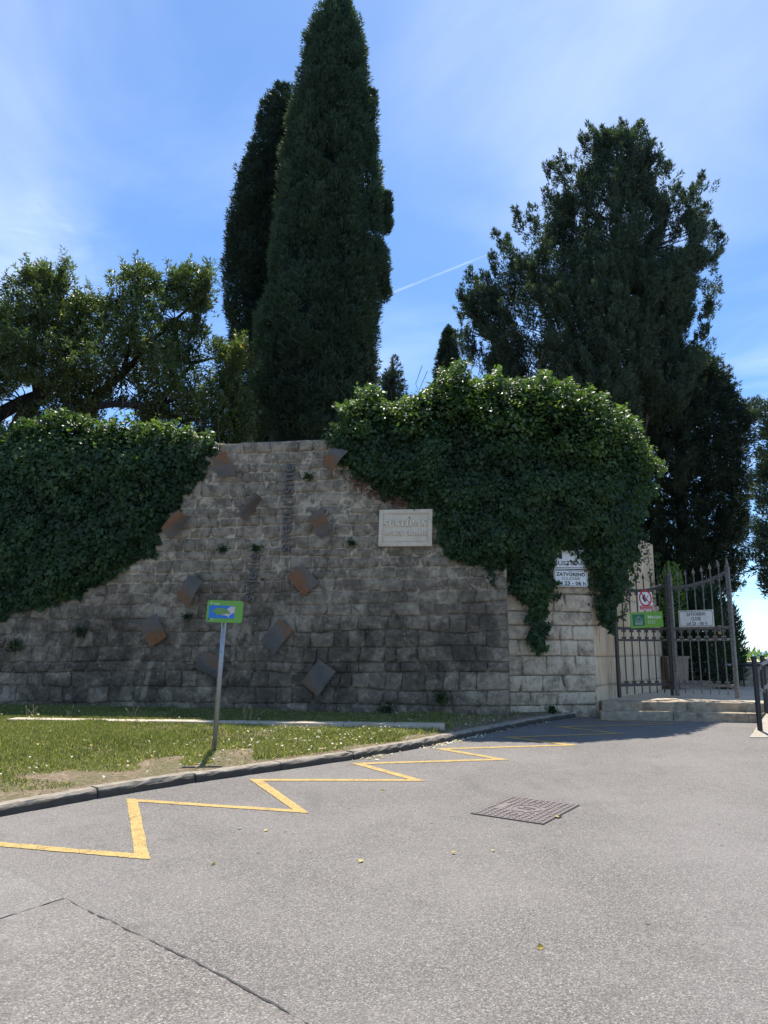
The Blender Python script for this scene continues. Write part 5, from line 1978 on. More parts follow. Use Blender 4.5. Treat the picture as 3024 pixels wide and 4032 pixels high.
profile_cypress('cypress_tree', 'tallest dense column-shaped cypress behind the wall',
                [(1332, -35), (1304, 0), (1272, 81), (1222, 150), (1203, 228), (1195, 304), (1178, 347), (1158, 461), (1112, 613), (1088, 787), (1080, 900), (1056, 981), (1048, 1171), (1003, 1280), (998, 1442), (985, 1605), (968, 1760)],
                [(1340, -35), (1370, 0), (1389, 81), (1436, 217), (1449, 325), (1470, 420), (1478, 540), (1494, 651), (1503, 760), (1512, 900), (1520, 1008), (1530, 1117), (1514, 1225), (1494, 1290), (1488, 1442), (1484, 1540), (1482, 1760)],
                22.0, M_CYP, 2300, 130, 3.9, extra=((1228, 165, 12, 60), (1462, 420, 14, 120), (1516, 850, 22, 160), (1512, 1130, 15, 140)))
profile_cypress('cypress_tree', 'second cypress half hidden behind the tallest one, on its left',
                [(1120, 352), (1085, 372), (1062, 420), (1020, 480), (1005, 560), (960, 640), (935, 780), (892, 915), (872, 1060), (876, 1170), (892, 1290), (898, 1400), (905, 1560), (920, 1760)],
                [(1132, 352), (1165, 390), (1180, 450), (1190, 560), (1200, 700), (1210, 900), (1215, 1100), (1220, 1400), (1220, 1760)],
                25.0, M_CYPD, 1500, 110, 3.9, blen=0.12, bwid=0.036, core=0.70)
profile_cypress('cypress_tree', 'small narrow far cypress between the big trees',
                [(1765, 1290), (1748, 1330), (1730, 1400), (1712, 1480), (1705, 1560)], [(1768, 1290), (1790, 1330), (1800, 1390), (1802, 1480), (1802, 1560)],
                42.0, M_CYPD, 260, 70, 3.9, blen=0.17, bwid=0.06, cw=(.16, .26))


def open_conifer(name, label, poly, Y, depth, ncl, nb, trunk, mat_, base_z, holes=0.42, size=(.45, .8), blen=.11, bwid=.034, extra=None, nscale=1.1, updir=0.75, limbs=(), core=None):
    """irregular conifer: sprays fill an outline of real depth, leaving gaps"""
    xs, ysn = [p_[0] for p_ in poly], [p_[1] for p_ in poly]
    k = ncl * 5
    px_, py_ = rng.uniform(min(xs), max(xs), k), rng.uniform(min(ysn), max(ysn), k)
    ok_ = in_poly(px_, py_, poly)
    px_, py_ = px_[ok_], py_[ok_]
    edp = edge_dist(px_, py_, poly)
    sh_ = edp > (40 if extra else 8) + (100 if extra else 50) * (vnoise(np.stack([px_ / 55., py_ / 80., px_ * 0 + 2], -1)) - .45) * (1 if extra else .5)
    px_, py_ = px_[sh_], py_[sh_]
    ed = edge_dist(px_, py_, poly) / F * Y
    dm = np.minimum(depth, 0.35 + ed * 0.9)
    off_ = rng.uniform(-1, 1, len(px_)) * dm
    dpt = Y + off_
    C = np.array([D(a_, b2, c_) for a_, b2, c_ in zip(px_, py_, dpt)])
    nv = vnoise(C * np.array([1, 1, .55]) * nscale) * 0.6 + vnoise(C * np.array([1, 1, .6]) * nscale * 2.6) * 0.4
    k_ = (nv > holes) | (rng.random(len(C)) < 0.10)
    C, ed, off_, nv = C[k_][:ncl], ed[k_][:ncl], off_[k_][:ncl], nv[k_][:ncl]
    n = len(C)
    tr = np.array(trunk)
    outv = C - np.stack([np.interp(C[:, 2], tr[:, 2], tr[:, 0]), np.full(n, Y), C[:, 2] - 0.2], -1)
    AX = unit(outv) * 0.55 + np.array([0, 0, updir]) + rng.normal(0, .28, (n, 3))
    sz = size[0] + (size[1] - size[0]) * rng.random(n)
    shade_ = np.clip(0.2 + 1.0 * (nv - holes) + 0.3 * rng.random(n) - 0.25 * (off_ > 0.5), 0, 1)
    parts_ = [sprays(C, AX, sz, sz * 0.30, nb, blen, bwid, droop=.25, flat=.55, shade=shade_)]
    for (tx_, ty_, ln_) in (extra or ()):                      # separate pointed shoots along the outline
        q1 = D(tx_, ty_, Y + random.uniform(-.6, .6))
        ctr = D(np.interp(ty_, [500, 1700], [2450, 2380]) if extra else tx_, ty_ + 420, Y)
        dn = (ctr - q1).normalized() * .55 + Vector((0, 0, -.8))
        k2 = 15
        f_ = rng.random(k2)
        base_ = np.array(q1)[None] + np.array(dn.normalized())[None] * (f_ * ln_ / F * Y)[:, None] + rng.normal(0, 1, (k2, 3)) * (.05 + .20 * f_)[:, None]
        axx = np.tile(-np.array(dn), (k2, 1)) + rng.normal(0, .45, (k2, 3))
        parts_.append(sprays(base_, axx, .22 + .25 * f_, .07 + .07 * f_, nb, blen, bwid, droop=.2, flat=.6))
    root = empty(name, (trunk[0][0], Y, base_z), label, 'tree')
    P_ = merge(parts_)
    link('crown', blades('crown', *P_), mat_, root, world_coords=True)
    segs = [([tuple(p_) for p_ in trunk], [0.26 * (1 - 0.85 * i / (len(trunk) - 1)) + .02 for i in range(len(trunk))])]
    tube_np(segs).build('trunk', M_BARK, root, smooth=True, world_coords=True)
    for a_, b2, r_ in limbs:
        q0, q1 = D(a_[0], a_[1], Y - .3), D(b2[0], b2[1], Y - .6)
        mid = q0.lerp(q1, .5) + Vector((random.uniform(-.1, .1), 0, random.uniform(-.15, .1)))
        tube_np([([q0, mid, q1], [r_, r_ * .8, r_ * .45])]).build('limb', M_BARK, root, smooth=True, world_coords=True)
    # thin twigs to the sprays, one mesh
    tw = MB()
    sel_ = rng.permutation(n)[:max(20, n // 30)]
    for i in sel_:
        z_ = C[i, 2] - 0.35 - 0.25 * abs(C[i, 0] - np.interp(C[i, 2], tr[:, 2], tr[:, 0]))
        q0 = Vector((float(np.interp(z_, tr[:, 2], tr[:, 0])), Y, float(z_)))
        q1 = Vector(C[i])
        tw.tube([q0, q0.lerp(q1, .55) + Vector((0, 0, -.1)), q1], [.035, .022, .008], 4, caps=False)
    tw.build('branches', M_BARK, root, smooth=True, world_coords=True)
    return root


YC = 23.0
tkx = [(2390, 1800), (2400, 1400), (2420, 1100), (2440, 800), (2490, 560)]
trunkC = [tuple(D(a_, b2, YC)) for a_, b2 in tkx]
POLY_C = [(2440, 490), (2480, 470), (2500, 500), (2528, 472), (2535, 540), (2575, 560), (2590, 600), (2575, 660), (2628, 640), (2610, 720), (2600, 760), (2640, 770), (2646, 960), (2660, 960),
          (2668, 800), (2650, 730), (2672, 715), (2700, 740), (2735, 730), (2762, 684), (2765, 750), (2780, 800), (2785, 860), (2812, 900), (2835, 930), (2805, 1000), (2812, 1040), (2780, 1090), (2822, 1120),
          (2780, 1200), (2772, 1275), (2730, 1290), (2750, 1340), (2780, 1440), (2790, 1560), (2800, 1700), (1900, 1700), (1885, 1500), (1888, 1400), (1855, 1365), (1815, 1300), (1808, 1240), (1835, 1180), (1820, 1140), (1850, 1080), (1900, 1090), (1925, 1060),
          (1935, 1000), (1950, 960), (1955, 905), (1990, 940), (2005, 920), (2030, 825), (2045, 960), (2080, 812), (2110, 880), (2150, 860), (2160, 800), (2145, 755), (2200, 770), (2230, 740), (2165, 650), (2200, 615), (2240, 660), (2285, 640), (2295, 540), (2320, 500), (2370, 520), (2400, 490)]
open_conifer('juniper_tree', 'broad open-crowned conifer with many upright shoots, right of centre', POLY_C, YC, 2.5, 6200, 52, trunkC, M_CON, 3.9, holes=.465, size=(.32, .60), nscale=1.05, updir=1.15,
             extra=[(2480, 470, 150), (2528, 472, 150), (2440, 495, 120), (2320, 500, 130), (2295, 540, 110), (2370, 515, 110), (2575, 560, 120), (2628, 640, 110), (2590, 600, 110), (2167, 648, 110), (2200, 615, 120), (2240, 660, 90), (2147, 757, 120), (2190, 770, 100),
                    (2083, 812, 170), (2031, 826, 180), (1955, 906, 160), (1990, 935, 130), (1900, 1085, 110), (1848, 1078, 130), (1820, 1140, 120), (1808, 1240, 120), (1815, 1300, 110), (1855, 1360, 110), (1930, 1010, 120), (2672, 715, 150), (2761, 686, 150), (2735, 735, 120),
                    (2780, 800, 130), (2812, 880, 110), (2835, 930, 130), (2808, 1010, 110), (2822, 1120, 120), (2790, 1200, 110), (2772, 1275, 110), (2634, 775, 130), (2700, 760, 120), (2110, 880, 120), (2750, 1330, 100), (2660, 900, 120)],
             limbs=(((2400, 1180), (2180, 1130), .07), ((2420, 1150), (2330, 1200), .06), ((2400, 1250), (2370, 1060), .06), ((2420, 1200), (2600, 1050), .05)))
# young lighter conifer in front of it
trunkY = [tuple(D(a_, b2, 21.2)) for a_, b2 in ((2370, 1800), (2365, 1500), (2362, 1290))]
open_conifer('young_conifer', 'young lighter green conifer in front of the broad one', [(2362, 1275), (2400, 1330), (2405, 1400), (2440, 1430), (2470, 1480), (2500, 1560), (2520, 1800), (2200, 1800), (2215, 1560), (2200, 1420), (2230, 1350), (2290, 1340), (2320, 1310)],
             21.2, .8, 400, 110, trunkY, M_CON, 3.9, holes=.25, size=(.4, .7), updir=1.3, nscale=1.5)
# dark lower cypress behind the gate
YD = 24.5
trunkD = [tuple(D(a_, b2, YD)) for a_, b2 in ((2700, 2640), (2690, 2200), (2680, 1800), (2660, 1440))]
POLY_D = [(2700, 1360), (2790, 1400), (2860, 1470), (2880, 1540), (2905, 1600), (2970, 1590), (2985, 1630), (2940, 1680), (2960, 1750), (2940, 1830), (2975, 1890), (2950, 1960), (2915, 2010), (2950, 2050), (2940, 2110), (2900, 2170), (2935, 2220), (2905, 2270), (2880, 2290), (2915, 2310), (2870, 2345),
          (2820, 2330), (2800, 2420), (2600, 2430), (2560, 2300), (2500, 2100), (2420, 1900), (2400, 1600), (2500, 1450)]
open_conifer('dark_cypress', 'dark heavy cypress rising directly behind the iron gate', POLY_D, YD, 2.3, 3600, 62, trunkD, M_CYPD, ZT, holes=.28, size=(.4, .75), nscale=0.9, updir=.5)
# tree at the right edge
YE = 21.0
trunkE = [tuple(D(a_, b2, YE)) for a_, b2 in ((3240, 2640), (3230, 2200), (3220, 1700), (3210, 1400))]
POLY_E = [(3300, 1300), (3060, 1500), (3020, 1580), (3000, 1740), (2975, 1760), (2985, 1850), (2960, 1900), (3000, 1960), (2970, 1985), (2990, 2040), (2955, 2090), (2975, 2140), (2935, 2175), (2960, 2210), (2940, 2260), (2990, 2260), (2990, 2330), (3040, 2360), (3300, 2400)]
open_conifer('edge_cypress', 'dark conifer branches reaching in at the right edge', POLY_E, YE, 1.4, 1000, 60, trunkE, M_CON, ZT, holes=.40, size=(.4, .8), nscale=1.4, updir=.3)
# small layered conifer far off
YS = 36.0
trunkS = [tuple(D(a_, b2, YS)) for a_, b2 in ((1542, 1760), (1542, 1560), (1545, 1405))]
open_conifer('far_conifer', 'small far conifer with layered branches beside the tallest cypress', [(1545, 1398), (1580, 1425), (1565, 1450), (1592, 1475), (1575, 1500), (1598, 1525), (1580, 1560), (1600, 1590), (1590, 1760), (1500, 1760), (1496, 1560), (1510, 1530), (1494, 1510), (1512, 1480), (1500, 1462), (1528, 1440), (1520, 1418)],
             YS, .6, 170, 70, trunkS, M_CYPD, 3.9, holes=.40, size=(.5, .8), blen=.15, bwid=.05, updir=.2, nscale=1.6)

# broad-leaved evergreen on the left
YO = 18.5
POLY_O = [(-300, 1100), (-120, 1250), (-60, 1180), (0, 1130), (25, 1060), (70, 1050), (60, 1100), (100, 998), (125, 1060), (150, 1030), (190, 1020), (210, 1080), (245, 985), (275, 1010), (285, 1100), (270, 1180), (300, 1130), (330, 1160), (355, 1110), (370, 1160), (400, 1170), (430, 1060), (470, 1090), (485, 1020),
          (520, 1060), (540, 1000), (575, 1040), (625, 1070), (650, 1110), (665, 1030), (700, 1060), (745, 1015), (780, 1060), (805, 1020), (845, 1035), (840, 1150), (835, 1220), (800, 1250), (830, 1290), (845, 1330), (880, 1325), (905, 1360), (950, 1300), (980, 1340), (985, 1390), (960, 1440), (970, 1520), (990, 1560), (1000, 1640), (1010, 1720), (960, 1810),
          (700, 1830), (640, 1800), (600, 1740), (520, 1660), (420, 1650), (330, 1690), (250, 1660), (100, 1700), (-300, 1760)]
k = 17000
px_, py_ = rng.uniform(-300, 1010, k), rng.uniform(985, 1830, k)
ok_ = in_poly(px_, py_, POLY_O)
px_, py_ = px_[ok_], py_[ok_]
ed = edge_dist(px_, py_, POLY_O) / F * YO
off_ = rng.uniform(-1, 1, len(px_)) * np.minimum(1.6, .3 + ed * .9)
C = np.array([D(a_, b2, YO + c_) for a_, b2, c_ in zip(px_, py_, off_)])
nv = vnoise(C * 1.3) * .6 + vnoise(C * 3.2) * .4
k_ = (nv > .385)
gap1 = ((px_ - 110) / 70.0) ** 2 + ((py_ - 1560) / 45.0) ** 2 < 1
gap2 = ((px_ - 470) / 75.0) ** 2 + ((py_ - 1625) / 26.0) ** 2 < 1
gap3 = ((px_ - 25) / 40.0) ** 2 + ((py_ - 1620) / 60.0) ** 2 < 1
gap4 = ((px_ - 700) / 60.0) ** 2 + ((py_ - 1250) / 30.0) ** 2 < 1
k_ &= ~(gap1 | gap2 | gap3 | gap4)
k_ &= edge_dist(px_, py_, POLY_O) > 16
C, off_, nv = C[k_], off_[k_], nv[k_]
tips = []
for tx_, ty_ in ((25, 1060), (70, 1050), (100, 996), (150, 1030), (190, 1020), (245, 983), (275, 1010), (300, 1120), (330, 1150), (355, 1105), (400, 1165), (430, 1058), (470, 1085), (485, 1018), (520, 1055), (540, 998), (575, 1035), (625, 1068), (665, 1028), (700, 1058), (745, 1012),
                 (780, 1055), (805, 1018), (845, 1035), (842, 1140), (905, 1355), (950, 1298), (980, 1338), (985, 1390), (990, 1560), (1000, 1640), (-60, 1180), (0, 1125)):
    yy_ = YO + random.uniform(-.5, .5)
    for f_ in range(7):
        tips.append(tuple(D(tx_ + random.gauss(0, 2 + 3.0 * f_), ty_ + 14 + 15 * f_ + random.uniform(0, 8), yy_ + random.gauss(0, .03 * f_))))
C = np.concatenate([C, np.array(tips)])
off_ = np.concatenate([off_, np.zeros(len(tips))])
nv = np.concatenate([nv, rng.uniform(.45, .8, len(tips))])
n = len(C)
oak = empty('evergreen_tree', D(40, 1740, YO), 'spreading broad-leaved evergreen tree behind the left ivy', 'tree')
# shoots: leaf whorls round short upright twigs
NLF = 15
upv = unit(np.stack([rng.normal(0, .5, n), rng.normal(0, .5, n), np.ones(n)], -1))
cc, uu = np.repeat(C, NLF, 0), np.repeat(upv, NLF, 0)
m_ = n * NLF
t_ = rng.random((m_, 1))
lat = unit(rng.normal(size=(m_, 3)))
lat = unit(lat - uu * np.sum(lat * uu, 1, keepdims=True))
pos_ = cc + uu * (t_ * .30 - .12) + lat * .012
ax_ = uu * (.35 + .8 * t_) + lat
rn = np.clip(np.repeat(np.clip((nv - .4) * 1.6, 0, .6) + .35 * rng.random(n), NLF) * .8 + .15 * rng.random(m_), 0, .95)
rn = np.where(rng.random(m_) < .012, .99, rn)
link('crown', leaves('crown', pos_, ax_, .085 + .05 * rng.random(m_), .030 + .014 * rng.random(m_), .15, rn, up=uu), M_OAK, oak, world_coords=True)
segs = []
def limb(pts, r0, r1):
    q = [D(a_, b2, YO + c_) for a_, b2, c_ in pts]
    segs.append((q, [r0 + (r1 - r0) * i / (len(q) - 1) for i in range(len(q))]))
limb(((30, 1790, .2), (90, 1650, .1), (150, 1560, 0), (230, 1480, -.1), (300, 1330, 0), (330, 1180, .1)), .26, .05)
limb(((-160, 1720, .1), (0, 1630, 0), (90, 1580, -.1), (150, 1555, 0)), .20, .14)
limb(((40, 1760, .2), (180, 1650, -.2), (300, 1610, -.4), (450, 1590, -.5), (620, 1600, -.4), (760, 1540, -.2)), .16, .04)
limb(((150, 1560, 0), (120, 1400, .2), (150, 1250, .2), (190, 1120, .1)), .12, .03)
limb(((300, 1610, -.4), (480, 1480, .1), (600, 1340, .2), (690, 1260, .1), (780, 1180, 0)), .11, .02)
limb(((480, 1480, .1), (520, 1330, 0), (540, 1180, 0), (545, 1060, 0)), .07, .015)
limb(((620, 1600, -.4), (720, 1660, -.3), (850, 1640, -.2), (930, 1560, 0)), .06, .015)
limb(((620, 1590, -.3), (760, 1430, .1), (880, 1400, .1), (960, 1340, 0)), .06, .012)
tube_np(segs, 8).build('trunk', M_BARKD, oak, smooth=True, world_coords=True)
tw = MB()
LP = [q for sgs in segs for q in sgs[0]]
for i in rng.permutation(n)[:520]:
    q1 = Vector(C[i])
    q0 = min(LP, key=lambda q: (q - q1).length)
    tw.tube([q0, q0.lerp(q1, .5) + Vector((random.uniform(-.1, .1), random.uniform(-.1, .1), random.uniform(-.1, .02))), q1], [.022, .014, .005], 4, caps=False)
tw.build('branches', M_BARKD, oak, smooth=True, world_coords=True)

# ------------------------------------------------------------------ ivy
def ivy(name, label, poly, n, base_fn, bulge, top_fn, leaf, seed_off, clump=1.7):
    xs, ysn = [p_[0] for p_ in poly], [p_[1] for p_ in poly]
    k = n * 2
    px_, py_ = rng.uniform(min(xs) - 20, max(xs) + 20, k), rng.uniform(min(ysn) - 20, max(ysn) + 20, k)
    ed = edge_dist(px_, py_, poly)
    ins = in_poly(px_, py_, poly)
    wob = (vnoise(np.stack([px_ / 28.0, py_ / 28.0, px_ * 0 + seed_off], -1)) - .5) * 46
    sd_ = np.where(ins, ed, -ed) + wob
    ok_ = (sd_ > 0) | ((sd_ > -14) & (rng.random(k) < .10))
    px_, py_, sd_ = px_[ok_][:n], py_[ok_][:n], np.maximum(sd_[ok_][:n], 0)
    m_ = len(px_)
    Yb = base_fn(px_, py_)
    lump = vnoise(np.stack([px_ / 95.0, py_ / 80.0, px_ * 0 + seed_off + 3], -1)) * .6 + vnoise(np.stack([px_ / 40.0, py_ / 34.0, px_ * 0 + seed_off + 5], -1)) * .4
    thick = bulge * np.clip(sd_ / 110.0, 0.10, 1) ** .7
    front = thick * (.55 + .9 * (lump - .3))
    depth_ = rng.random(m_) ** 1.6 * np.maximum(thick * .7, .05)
    back = top_fn(px_, py_) * rng.random(m_) ** 1.3                     # crown above the wall reaches backwards
    Yl = Yb - front + depth_ + back
    x_ = (px_ - CX) / F
    y_ = (CY - py_) / F
    dy = math.cos(PITCH) - y_ * math.sin(PITCH)
    dz = math.sin(PITCH) + y_ * math.cos(PITCH)
    t_ = Yl / dy
    pos_ = np.stack([x_ * t_, Yl, H + dz * t_], -1)
    faceup = np.clip(top_fn(px_, py_), 0, .8)
    nrm_ = np.stack([rng.normal(0, .45, m_), -1 + .8 * faceup, .45 + .9 * faceup], -1) + rng.normal(0, .25, (m_, 3))
    ax_ = np.stack([rng.normal(0, .8, m_), -.25 + rng.normal(0, .35, m_), -.75 + .9 * faceup + rng.normal(0, .5, m_)], -1)
    inner = (rng.random(m_) < .33) & (sd_ > 34)                            # deeper, larger leaves that close the mass
    Yl = Yl + 0
    pos_ = np.where(inner[:, None], pos_ + np.stack([rng.normal(0, .03, m_), .16 + .22 * rng.random(m_), rng.normal(0, .03, m_)], -1), pos_)
    rn = np.clip(.45 * rng.random(m_) + .55 * (lump - .15) + .42 * faceup - depth_ * 1.2, 0, 1)  # top leaves paler, deep ones darker: light and shade painted into tone
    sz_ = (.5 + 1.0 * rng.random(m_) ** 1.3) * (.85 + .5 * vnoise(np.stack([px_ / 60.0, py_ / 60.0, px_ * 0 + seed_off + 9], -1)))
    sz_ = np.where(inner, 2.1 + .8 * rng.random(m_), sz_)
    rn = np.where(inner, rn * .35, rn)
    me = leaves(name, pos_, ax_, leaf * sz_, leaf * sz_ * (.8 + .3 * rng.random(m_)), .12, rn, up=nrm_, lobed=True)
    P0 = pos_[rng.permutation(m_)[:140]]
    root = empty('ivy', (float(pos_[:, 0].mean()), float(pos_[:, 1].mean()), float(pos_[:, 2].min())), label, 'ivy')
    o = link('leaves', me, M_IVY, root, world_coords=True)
    st_ = MB()
    for q in P0:
        q = Vector(q) + Vector((0, .12, 0))
        st_.tube([q, q + Vector((random.uniform(-.15, .15), .05, .35)), q + Vector((random.uniform(-.25, .25), .08, .75))], [.004, .006, .008], 4, caps=False)
    tag(st_.build('stems', M_BARK, root, world_coords=True), kind='stuff')
    return root


def wallY(px_, py_):
    """depth of the big wall face under a photograph position"""
    x_ = (px_ - CX) / F
    y_ = (CY - py_) / F
    d_ = np.stack([x_, math.cos(PITCH) - y_ * math.sin(PITCH), math.sin(PITCH) + y_ * math.cos(PITCH)], -1)
    Nn_ = np.array(WPL.N)
    num = float((WB - Vector((0, 0, H))).dot(WPL.N))
    return num / (d_ @ Nn_) * d_[:, 1]


YW0 = float(wallY(np.array([1980.0]), np.array([1900.0]))[0])


def ivyR_base(px_, py_):
    wy = wallY(px_, np.maximum(py_, WTOP_PY))
    oth = np.interp(px_, [1985, 2050, 2340, 2420, 2520, 2620], [YW0, PA.y - 0.10, PB.y - 0.08, PB.y + 0.05, PB.y + .7, PB.y + 1.3])
    return np.where(px_ < 1985, np.minimum(wy, 15.2), oth)


def ivyR_top(px_, py_):
    lim = np.interp(px_, [1280, 2000, 2200, 2620], [1745, 1760, 1850, 1960])
    return np.clip((lim - py_) / 140.0, 0, 1.6)


def ivyL_top(px_, py_):
    return np.clip((1790 - py_) / 120.0, 0, 1.4)


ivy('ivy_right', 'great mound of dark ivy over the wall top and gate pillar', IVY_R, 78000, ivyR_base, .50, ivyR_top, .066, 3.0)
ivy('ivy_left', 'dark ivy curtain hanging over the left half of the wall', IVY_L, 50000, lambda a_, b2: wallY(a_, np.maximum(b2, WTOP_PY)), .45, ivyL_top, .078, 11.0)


# hanging ivy strands on the side wall and pillar
def strand(path, planept, n, label, leafsz=.055):
    pts = [planept(*q) for q in path]
    cum = [0]
    for a_, b2 in zip(pts[:-1], pts[1:]):
        cum.append(cum[-1] + (b2 - a_).length)
    P_ = []
    for _ in range(n):
        L = random.random() * cum[-1]
        j = max(0, min(len(pts) - 2, int(np.searchsorted(cum, L) - 1)))
        q = pts[j].lerp(pts[j + 1], (L - cum[j]) / max(1e-6, cum[j + 1] - cum[j]))
        P_.append((q.x + random.gauss(0, .035), q.y - abs(random.gauss(0, .03)), q.z + random.gauss(0, .035)))
    P_ = np.array(P_)
    root = empty('ivy_strand', pts[-1], label, 'ivy', 'loose ivy strands')
    m_ = len(P_)
    nr = np.stack([rng.normal(0, .4, m_), -np.ones(m_), .4 * np.ones(m_)], -1)
    ax_ = np.stack([rng.normal(0, .7, m_), rng.normal(-.2, .3, m_), -.7 + rng.normal(0, .4, m_)], -1)
    link('leaves', leaves('leaves', P_, ax_, leafsz * (.7 + .6 * rng.random(m_)), leafsz * (.6 + .6 * rng.random(m_)), .1, rng.random(m_) * .7, up=nr, lobed=True), M_IVY, root, world_coords=True)
    MB().tube(pts, .005, 4, caps=False).build('stem', M_BARK, root, world_coords=True)


SPL = Plane((S0.x, S0.y, 0), SU, (0, 0, 1))
sp_pt = lambda a_, b2: SPL.at(*SPL.hit(a_, b2, .05), .05)
pp_pt = lambda a_, b2: PPL.at(*PPL.hit(a_, b2, .08), .08)
wp_pt = lambda a_, b2: WPL.at(*WPL.hit(a_, b2, .04), .04)
strand([(2520, 2080), (2530, 2140), (2515, 2200), (2505, 2290)], sp_pt, 120, 'loose ivy strand on the side wall, nearest the ivy mound')
strand([(2548, 2100), (2552, 2200), (2566, 2300), (2575, 2370)], sp_pt, 70, 'thin ivy strand on the side wall left of the gate middle')
strand([(2470, 2300), (2462, 2400), (2440, 2440)], sp_pt, 60, 'short ivy strand hanging beside the left gate post')
strand([(2585, 2180), (2590, 2260)], sp_pt, 50, 'small ivy tuft at the far end of the side wall')
strand([(2185, 2330), (2200, 2345), (2172, 2360)], pp_pt, 40, 'ivy sprig below the closing plate on the pillar')
strand([(2325, 2260), (2330, 2310), (2322, 2345)], pp_pt, 60, 'ivy sprig right of the closing plate on the pillar')
strand([(2250, 2170), (2262, 2205), (2240, 2215)], pp_pt, 26, 'ivy sprig across the SUSTIPAN plate')
strand([(2300, 2150), (2306, 2200), (2300, 2245)], pp_pt, 60, 'ivy fringe covering the right end of the SUSTIPAN plate')
strand([(2190, 2150), (2215, 2165), (2230, 2150)], pp_pt, 40, 'ivy fringe over the top of the SUSTIPAN plate')
strand([(1935, 2220), (1942, 2300), (1945, 2315)], wp_pt, 40, 'thin ivy sprig dangling near the right end of the wall')
# dry brown fringe under the right ivy
fr = [(1480, 1935), (1530, 1955), (1580, 1970), (1640, 1990), (1420, 1900)]
P_ = []
for _ in range(420):
    i = random.randrange(len(fr))
    u_, v_ = WPL.hit(fr[i][0] + random.gauss(0, 26), fr[i][1] + random.gauss(4, 14))
    P_.append(tuple(WPL.at(u_, v_, random.uniform(.02, .09))))
P_ = np.array(P_)
m_ = len(P_)
root = empty('dry_ivy_fringe', Vector(P_.min(0)), 'rust-brown withered ivy leaves along the lower edge of the right ivy', 'ivy')
link('leaves', leaves('leaves', P_, np.stack([rng.normal(0, .7, m_), rng.normal(-.2, .3, m_), -.7 + rng.normal(0, .4, m_)], -1), .04 + .03 * rng.random(m_), .03 + .02 * rng.random(m_), .2), M_DRY, root, world_coords=True)


# ------------------------------------------------------------------ shrubs and weeds
def shrub(name, label, c, rx, ry, rz, n, mat_, ln, wd, cat='shrub', flowers=0, up=.7, base=None):
    v_ = unit(rng.normal(size=(n, 3)))
    r_ = (.55 + .45 * rng.random((n, 1)) ** .5) * (.75 + .5 * vnoise(v_ * 2.3 + 5)[:, None])
    pos_ = np.array(c) + v_ * r_ * np.array([rx, ry, rz])
    bz = c[2] - rz if base is None else base
    pos_ = pos_[pos_[:, 2] > bz - .05]
    m_ = len(pos_)
    ax_ = unit(pos_ - np.array(c)) + np.array([0, 0, up]) + rng.normal(0, .4, (m_, 3))
    root = empty(name, (c[0], c[1], bz), label, cat)
    rn = np.clip(.3 * rng.random(m_) + .6 * vnoise(pos_ * 3.0), 0, 1)
    link('foliage', leaves('foliage', pos_, ax_, ln * (.6 + .8 * rng.random(m_)), wd * (.6 + .8 * rng.random(m_)), .12, rn), mat_, root, world_coords=True)
    for _ in range(7):
        q = Vector(pos_[random.randrange(m_)])
        MB().tube([(c[0] + random.uniform(-.1, .1), c[1], bz), q], [.02, .006], 4, caps=False).build('stem', M_BARKD, root, world_coords=True)
    if flowers:
        sel_ = rng.permutation(m_)[:flowers]
        sel_ = sel_[pos_[sel_, 2] > c[2] + .3 * rz]
        fp = np.repeat(pos_[sel_] + v_[:1] * 0, 5, 0) + rng.normal(0, .03, (len(sel_) * 5, 3)) + np.array([0, -.06, .04])
        link('flowers', leaves('flowers', fp, rng.normal(size=(len(fp), 3)), .05 + 0 * fp[:, 0], .04 + 0 * fp[:, 0], .2), M_PINK, root, world_coords=True)
    return root


c = D(2765, 2480, 21.2)
shrub('oleander', 'dark oleander bush with pink blossom behind the gate', (c.x, c.y, (ZT + c.z) / 2 + .25), 1.0, .8, 1.65, 11000, M_OLE, .16, .034, flowers=26, base=ZT, up=.9)
c = D(2690, 2480, 25.0)
shrub('hedge', 'dark dense hedge closing the view behind the oleander', (c.x, c.y, ZT + 1.2), 1.25, .7, 1.9, 7000, M_OLE, .26, .11, 'hedge', base=ZT, up=.5)
c = D(2880, 2500, 19.4)
shrub('oleander', 'leafy bush seen just right of the open gate leaf', (c.x - .25, c.y, (ZT + c.z) / 2 + .1), .32, .45, 1.1, 1300, M_OLE, .13, .03, base=ZT)
c = D(2640, 2290, 18.9)
shrub('bright_shrub', 'small sunlit lime-green shrub at the end of the side wall', (c.x, c.y, c.z - .3), .28, .3, .75, 700, M_LIME, .09, .04, base=ZT)
c = D(2885, 2580, 24.0)
shrub('bright_shrub', 'sunlit light green bush above the park steps', (c.x, c.y, c.z - .2), .35, .4, .7, 900, M_LIME, .10, .045, base=ZT + .6)
c = D(2960, 2600, 26.0)
shrub('bright_shrub', 'loose sunlit shrub at far right beyond the railing', (c.x, c.y, c.z - .15), .55, .5, .5, 700, M_LIME, .12, .06, base=ZT + .6)

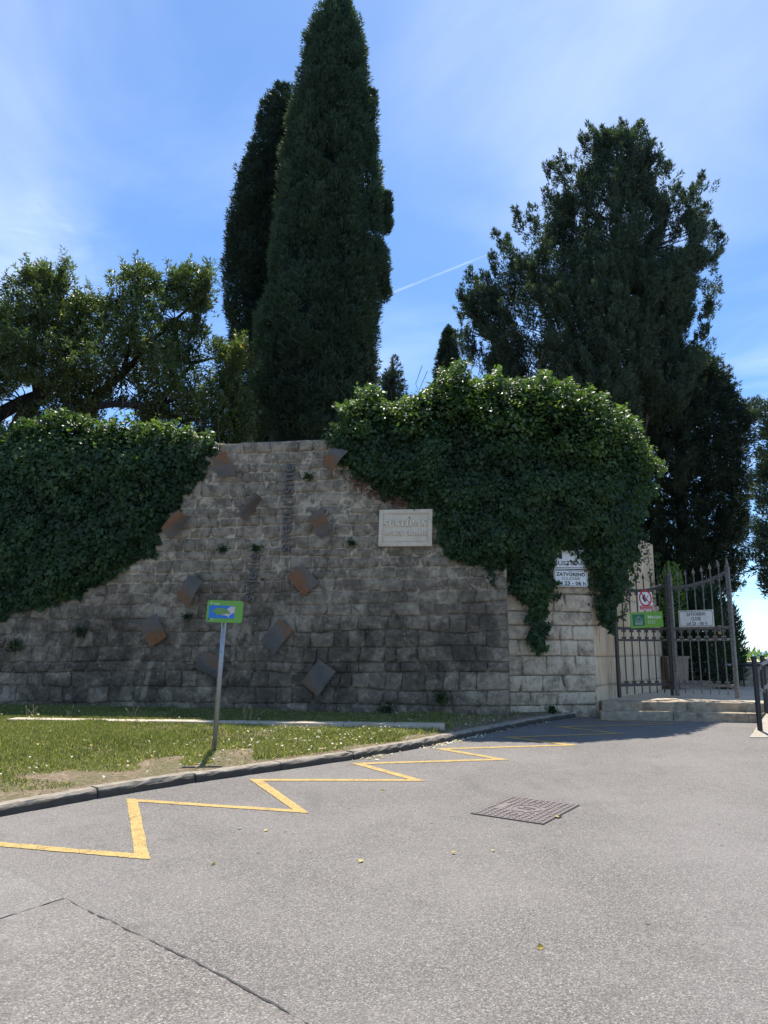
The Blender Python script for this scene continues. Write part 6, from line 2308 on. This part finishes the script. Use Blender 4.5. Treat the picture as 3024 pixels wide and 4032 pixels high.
tuft_src = None
TUFTS = [(1010, 2160, 30, 'on the ledge left of the tall lettering'), (320, 2490, 46, 'low on the wall under the left ivy'), (60, 2540, 60, 'at the far left of the wall'), (1385, 2140, 30, 'left of the stone plaque'), (880, 2165, 30, 'on the wall above the map sign'), (1215, 1880, 34, 'under the coping right of the lettering'), (1735, 2745, 46, 'at the wall foot near its right end'),
         (740, 2430, 30, 'beside the rust-brown plate'), (2170, 2795, 30, 'at the foot of the gate pillar'), (1520, 2790, 60, 'at the wall foot below the plaque')]
for x_, y_, rpx, where in TUFTS:
    q = wp_pt(x_, y_) if x_ < 2010 else pp_pt(x_, y_)
    r_ = rpx / F * 14 * .6
    m_ = int(60 + rpx * 3)
    P_ = np.array(q) + rng.normal(0, r_ * .5, (m_, 3)) * np.array([1, .35, .8]) + np.array([0, -.04, 0])
    ax_ = np.stack([rng.normal(0, .7, m_), -.5 + rng.normal(0, .3, m_), .1 + rng.normal(0, .7, m_)], -1)
    r_ *= .8
    root = empty('weed_tuft', q, 'green weed tuft growing ' + where, 'weed', 'weeds growing out of the walls')
    link('leaves', leaves('leaves', P_, ax_, .035 + .03 * rng.random(m_), .016 + .016 * rng.random(m_), .15, rng.random(m_) * .8), M_IVY, root, world_coords=True)
# tall pale grass stalks by the edging
for x_, y_, where in ((108, 2832, 'left end of the white edging'), (135, 2832, 'white edging, second from its left end'), (275, 2832, 'left part of the white edging'), (520, 2834, 'middle of the left white edging'), (960, 2838, 'white edging right of the sign pole'), (985, 2840, 'white edging, further right of the sign pole')):
    q = G(x_, y_, .14)
    st_ = MB()
    for _ in range(5):
        tip = q + Vector((random.gauss(0, .07), random.gauss(0, .05), random.uniform(.10, .24)))
        st_.tube([q + Vector((random.gauss(0, .02), random.gauss(0, .02), 0)), q.lerp(tip, .6) + Vector((0, 0, .02)), tip], [.003, .0025, .005], 4, caps=False)
    root = empty('grass_stalk', q, 'dry grass stalks at the ' + where, 'grass', 'tall dry grass stalks')
    st_.build('stalks', plain('straw', (.40, .34, .18), .8) if 'straw' not in bpy.data.materials else bpy.data.materials['straw'], root, world_coords=True)

# tiny stones and bits on the asphalt
pb_ = MB().lathe([(.4, 0), (1, .2), (.8, .7), (.3, .9)], 6).mesh('pebble', plain('pebble_stone', (.42, .39, .35), .85))
for x_, y_, s__, where in ((945, 3265, .018, 'right of the second zigzag stroke'), (548, 3342, .010, 'on the first zigzag corner')):
    q = G(x_, y_)
    o = link('pebble', pb_, None, None, loc=q)
    o.scale = (s__, s__ * .7, s__ * .7)
    tag(o, 'small pebble lying on the asphalt ' + where, 'pebble', 'pebbles on the road')
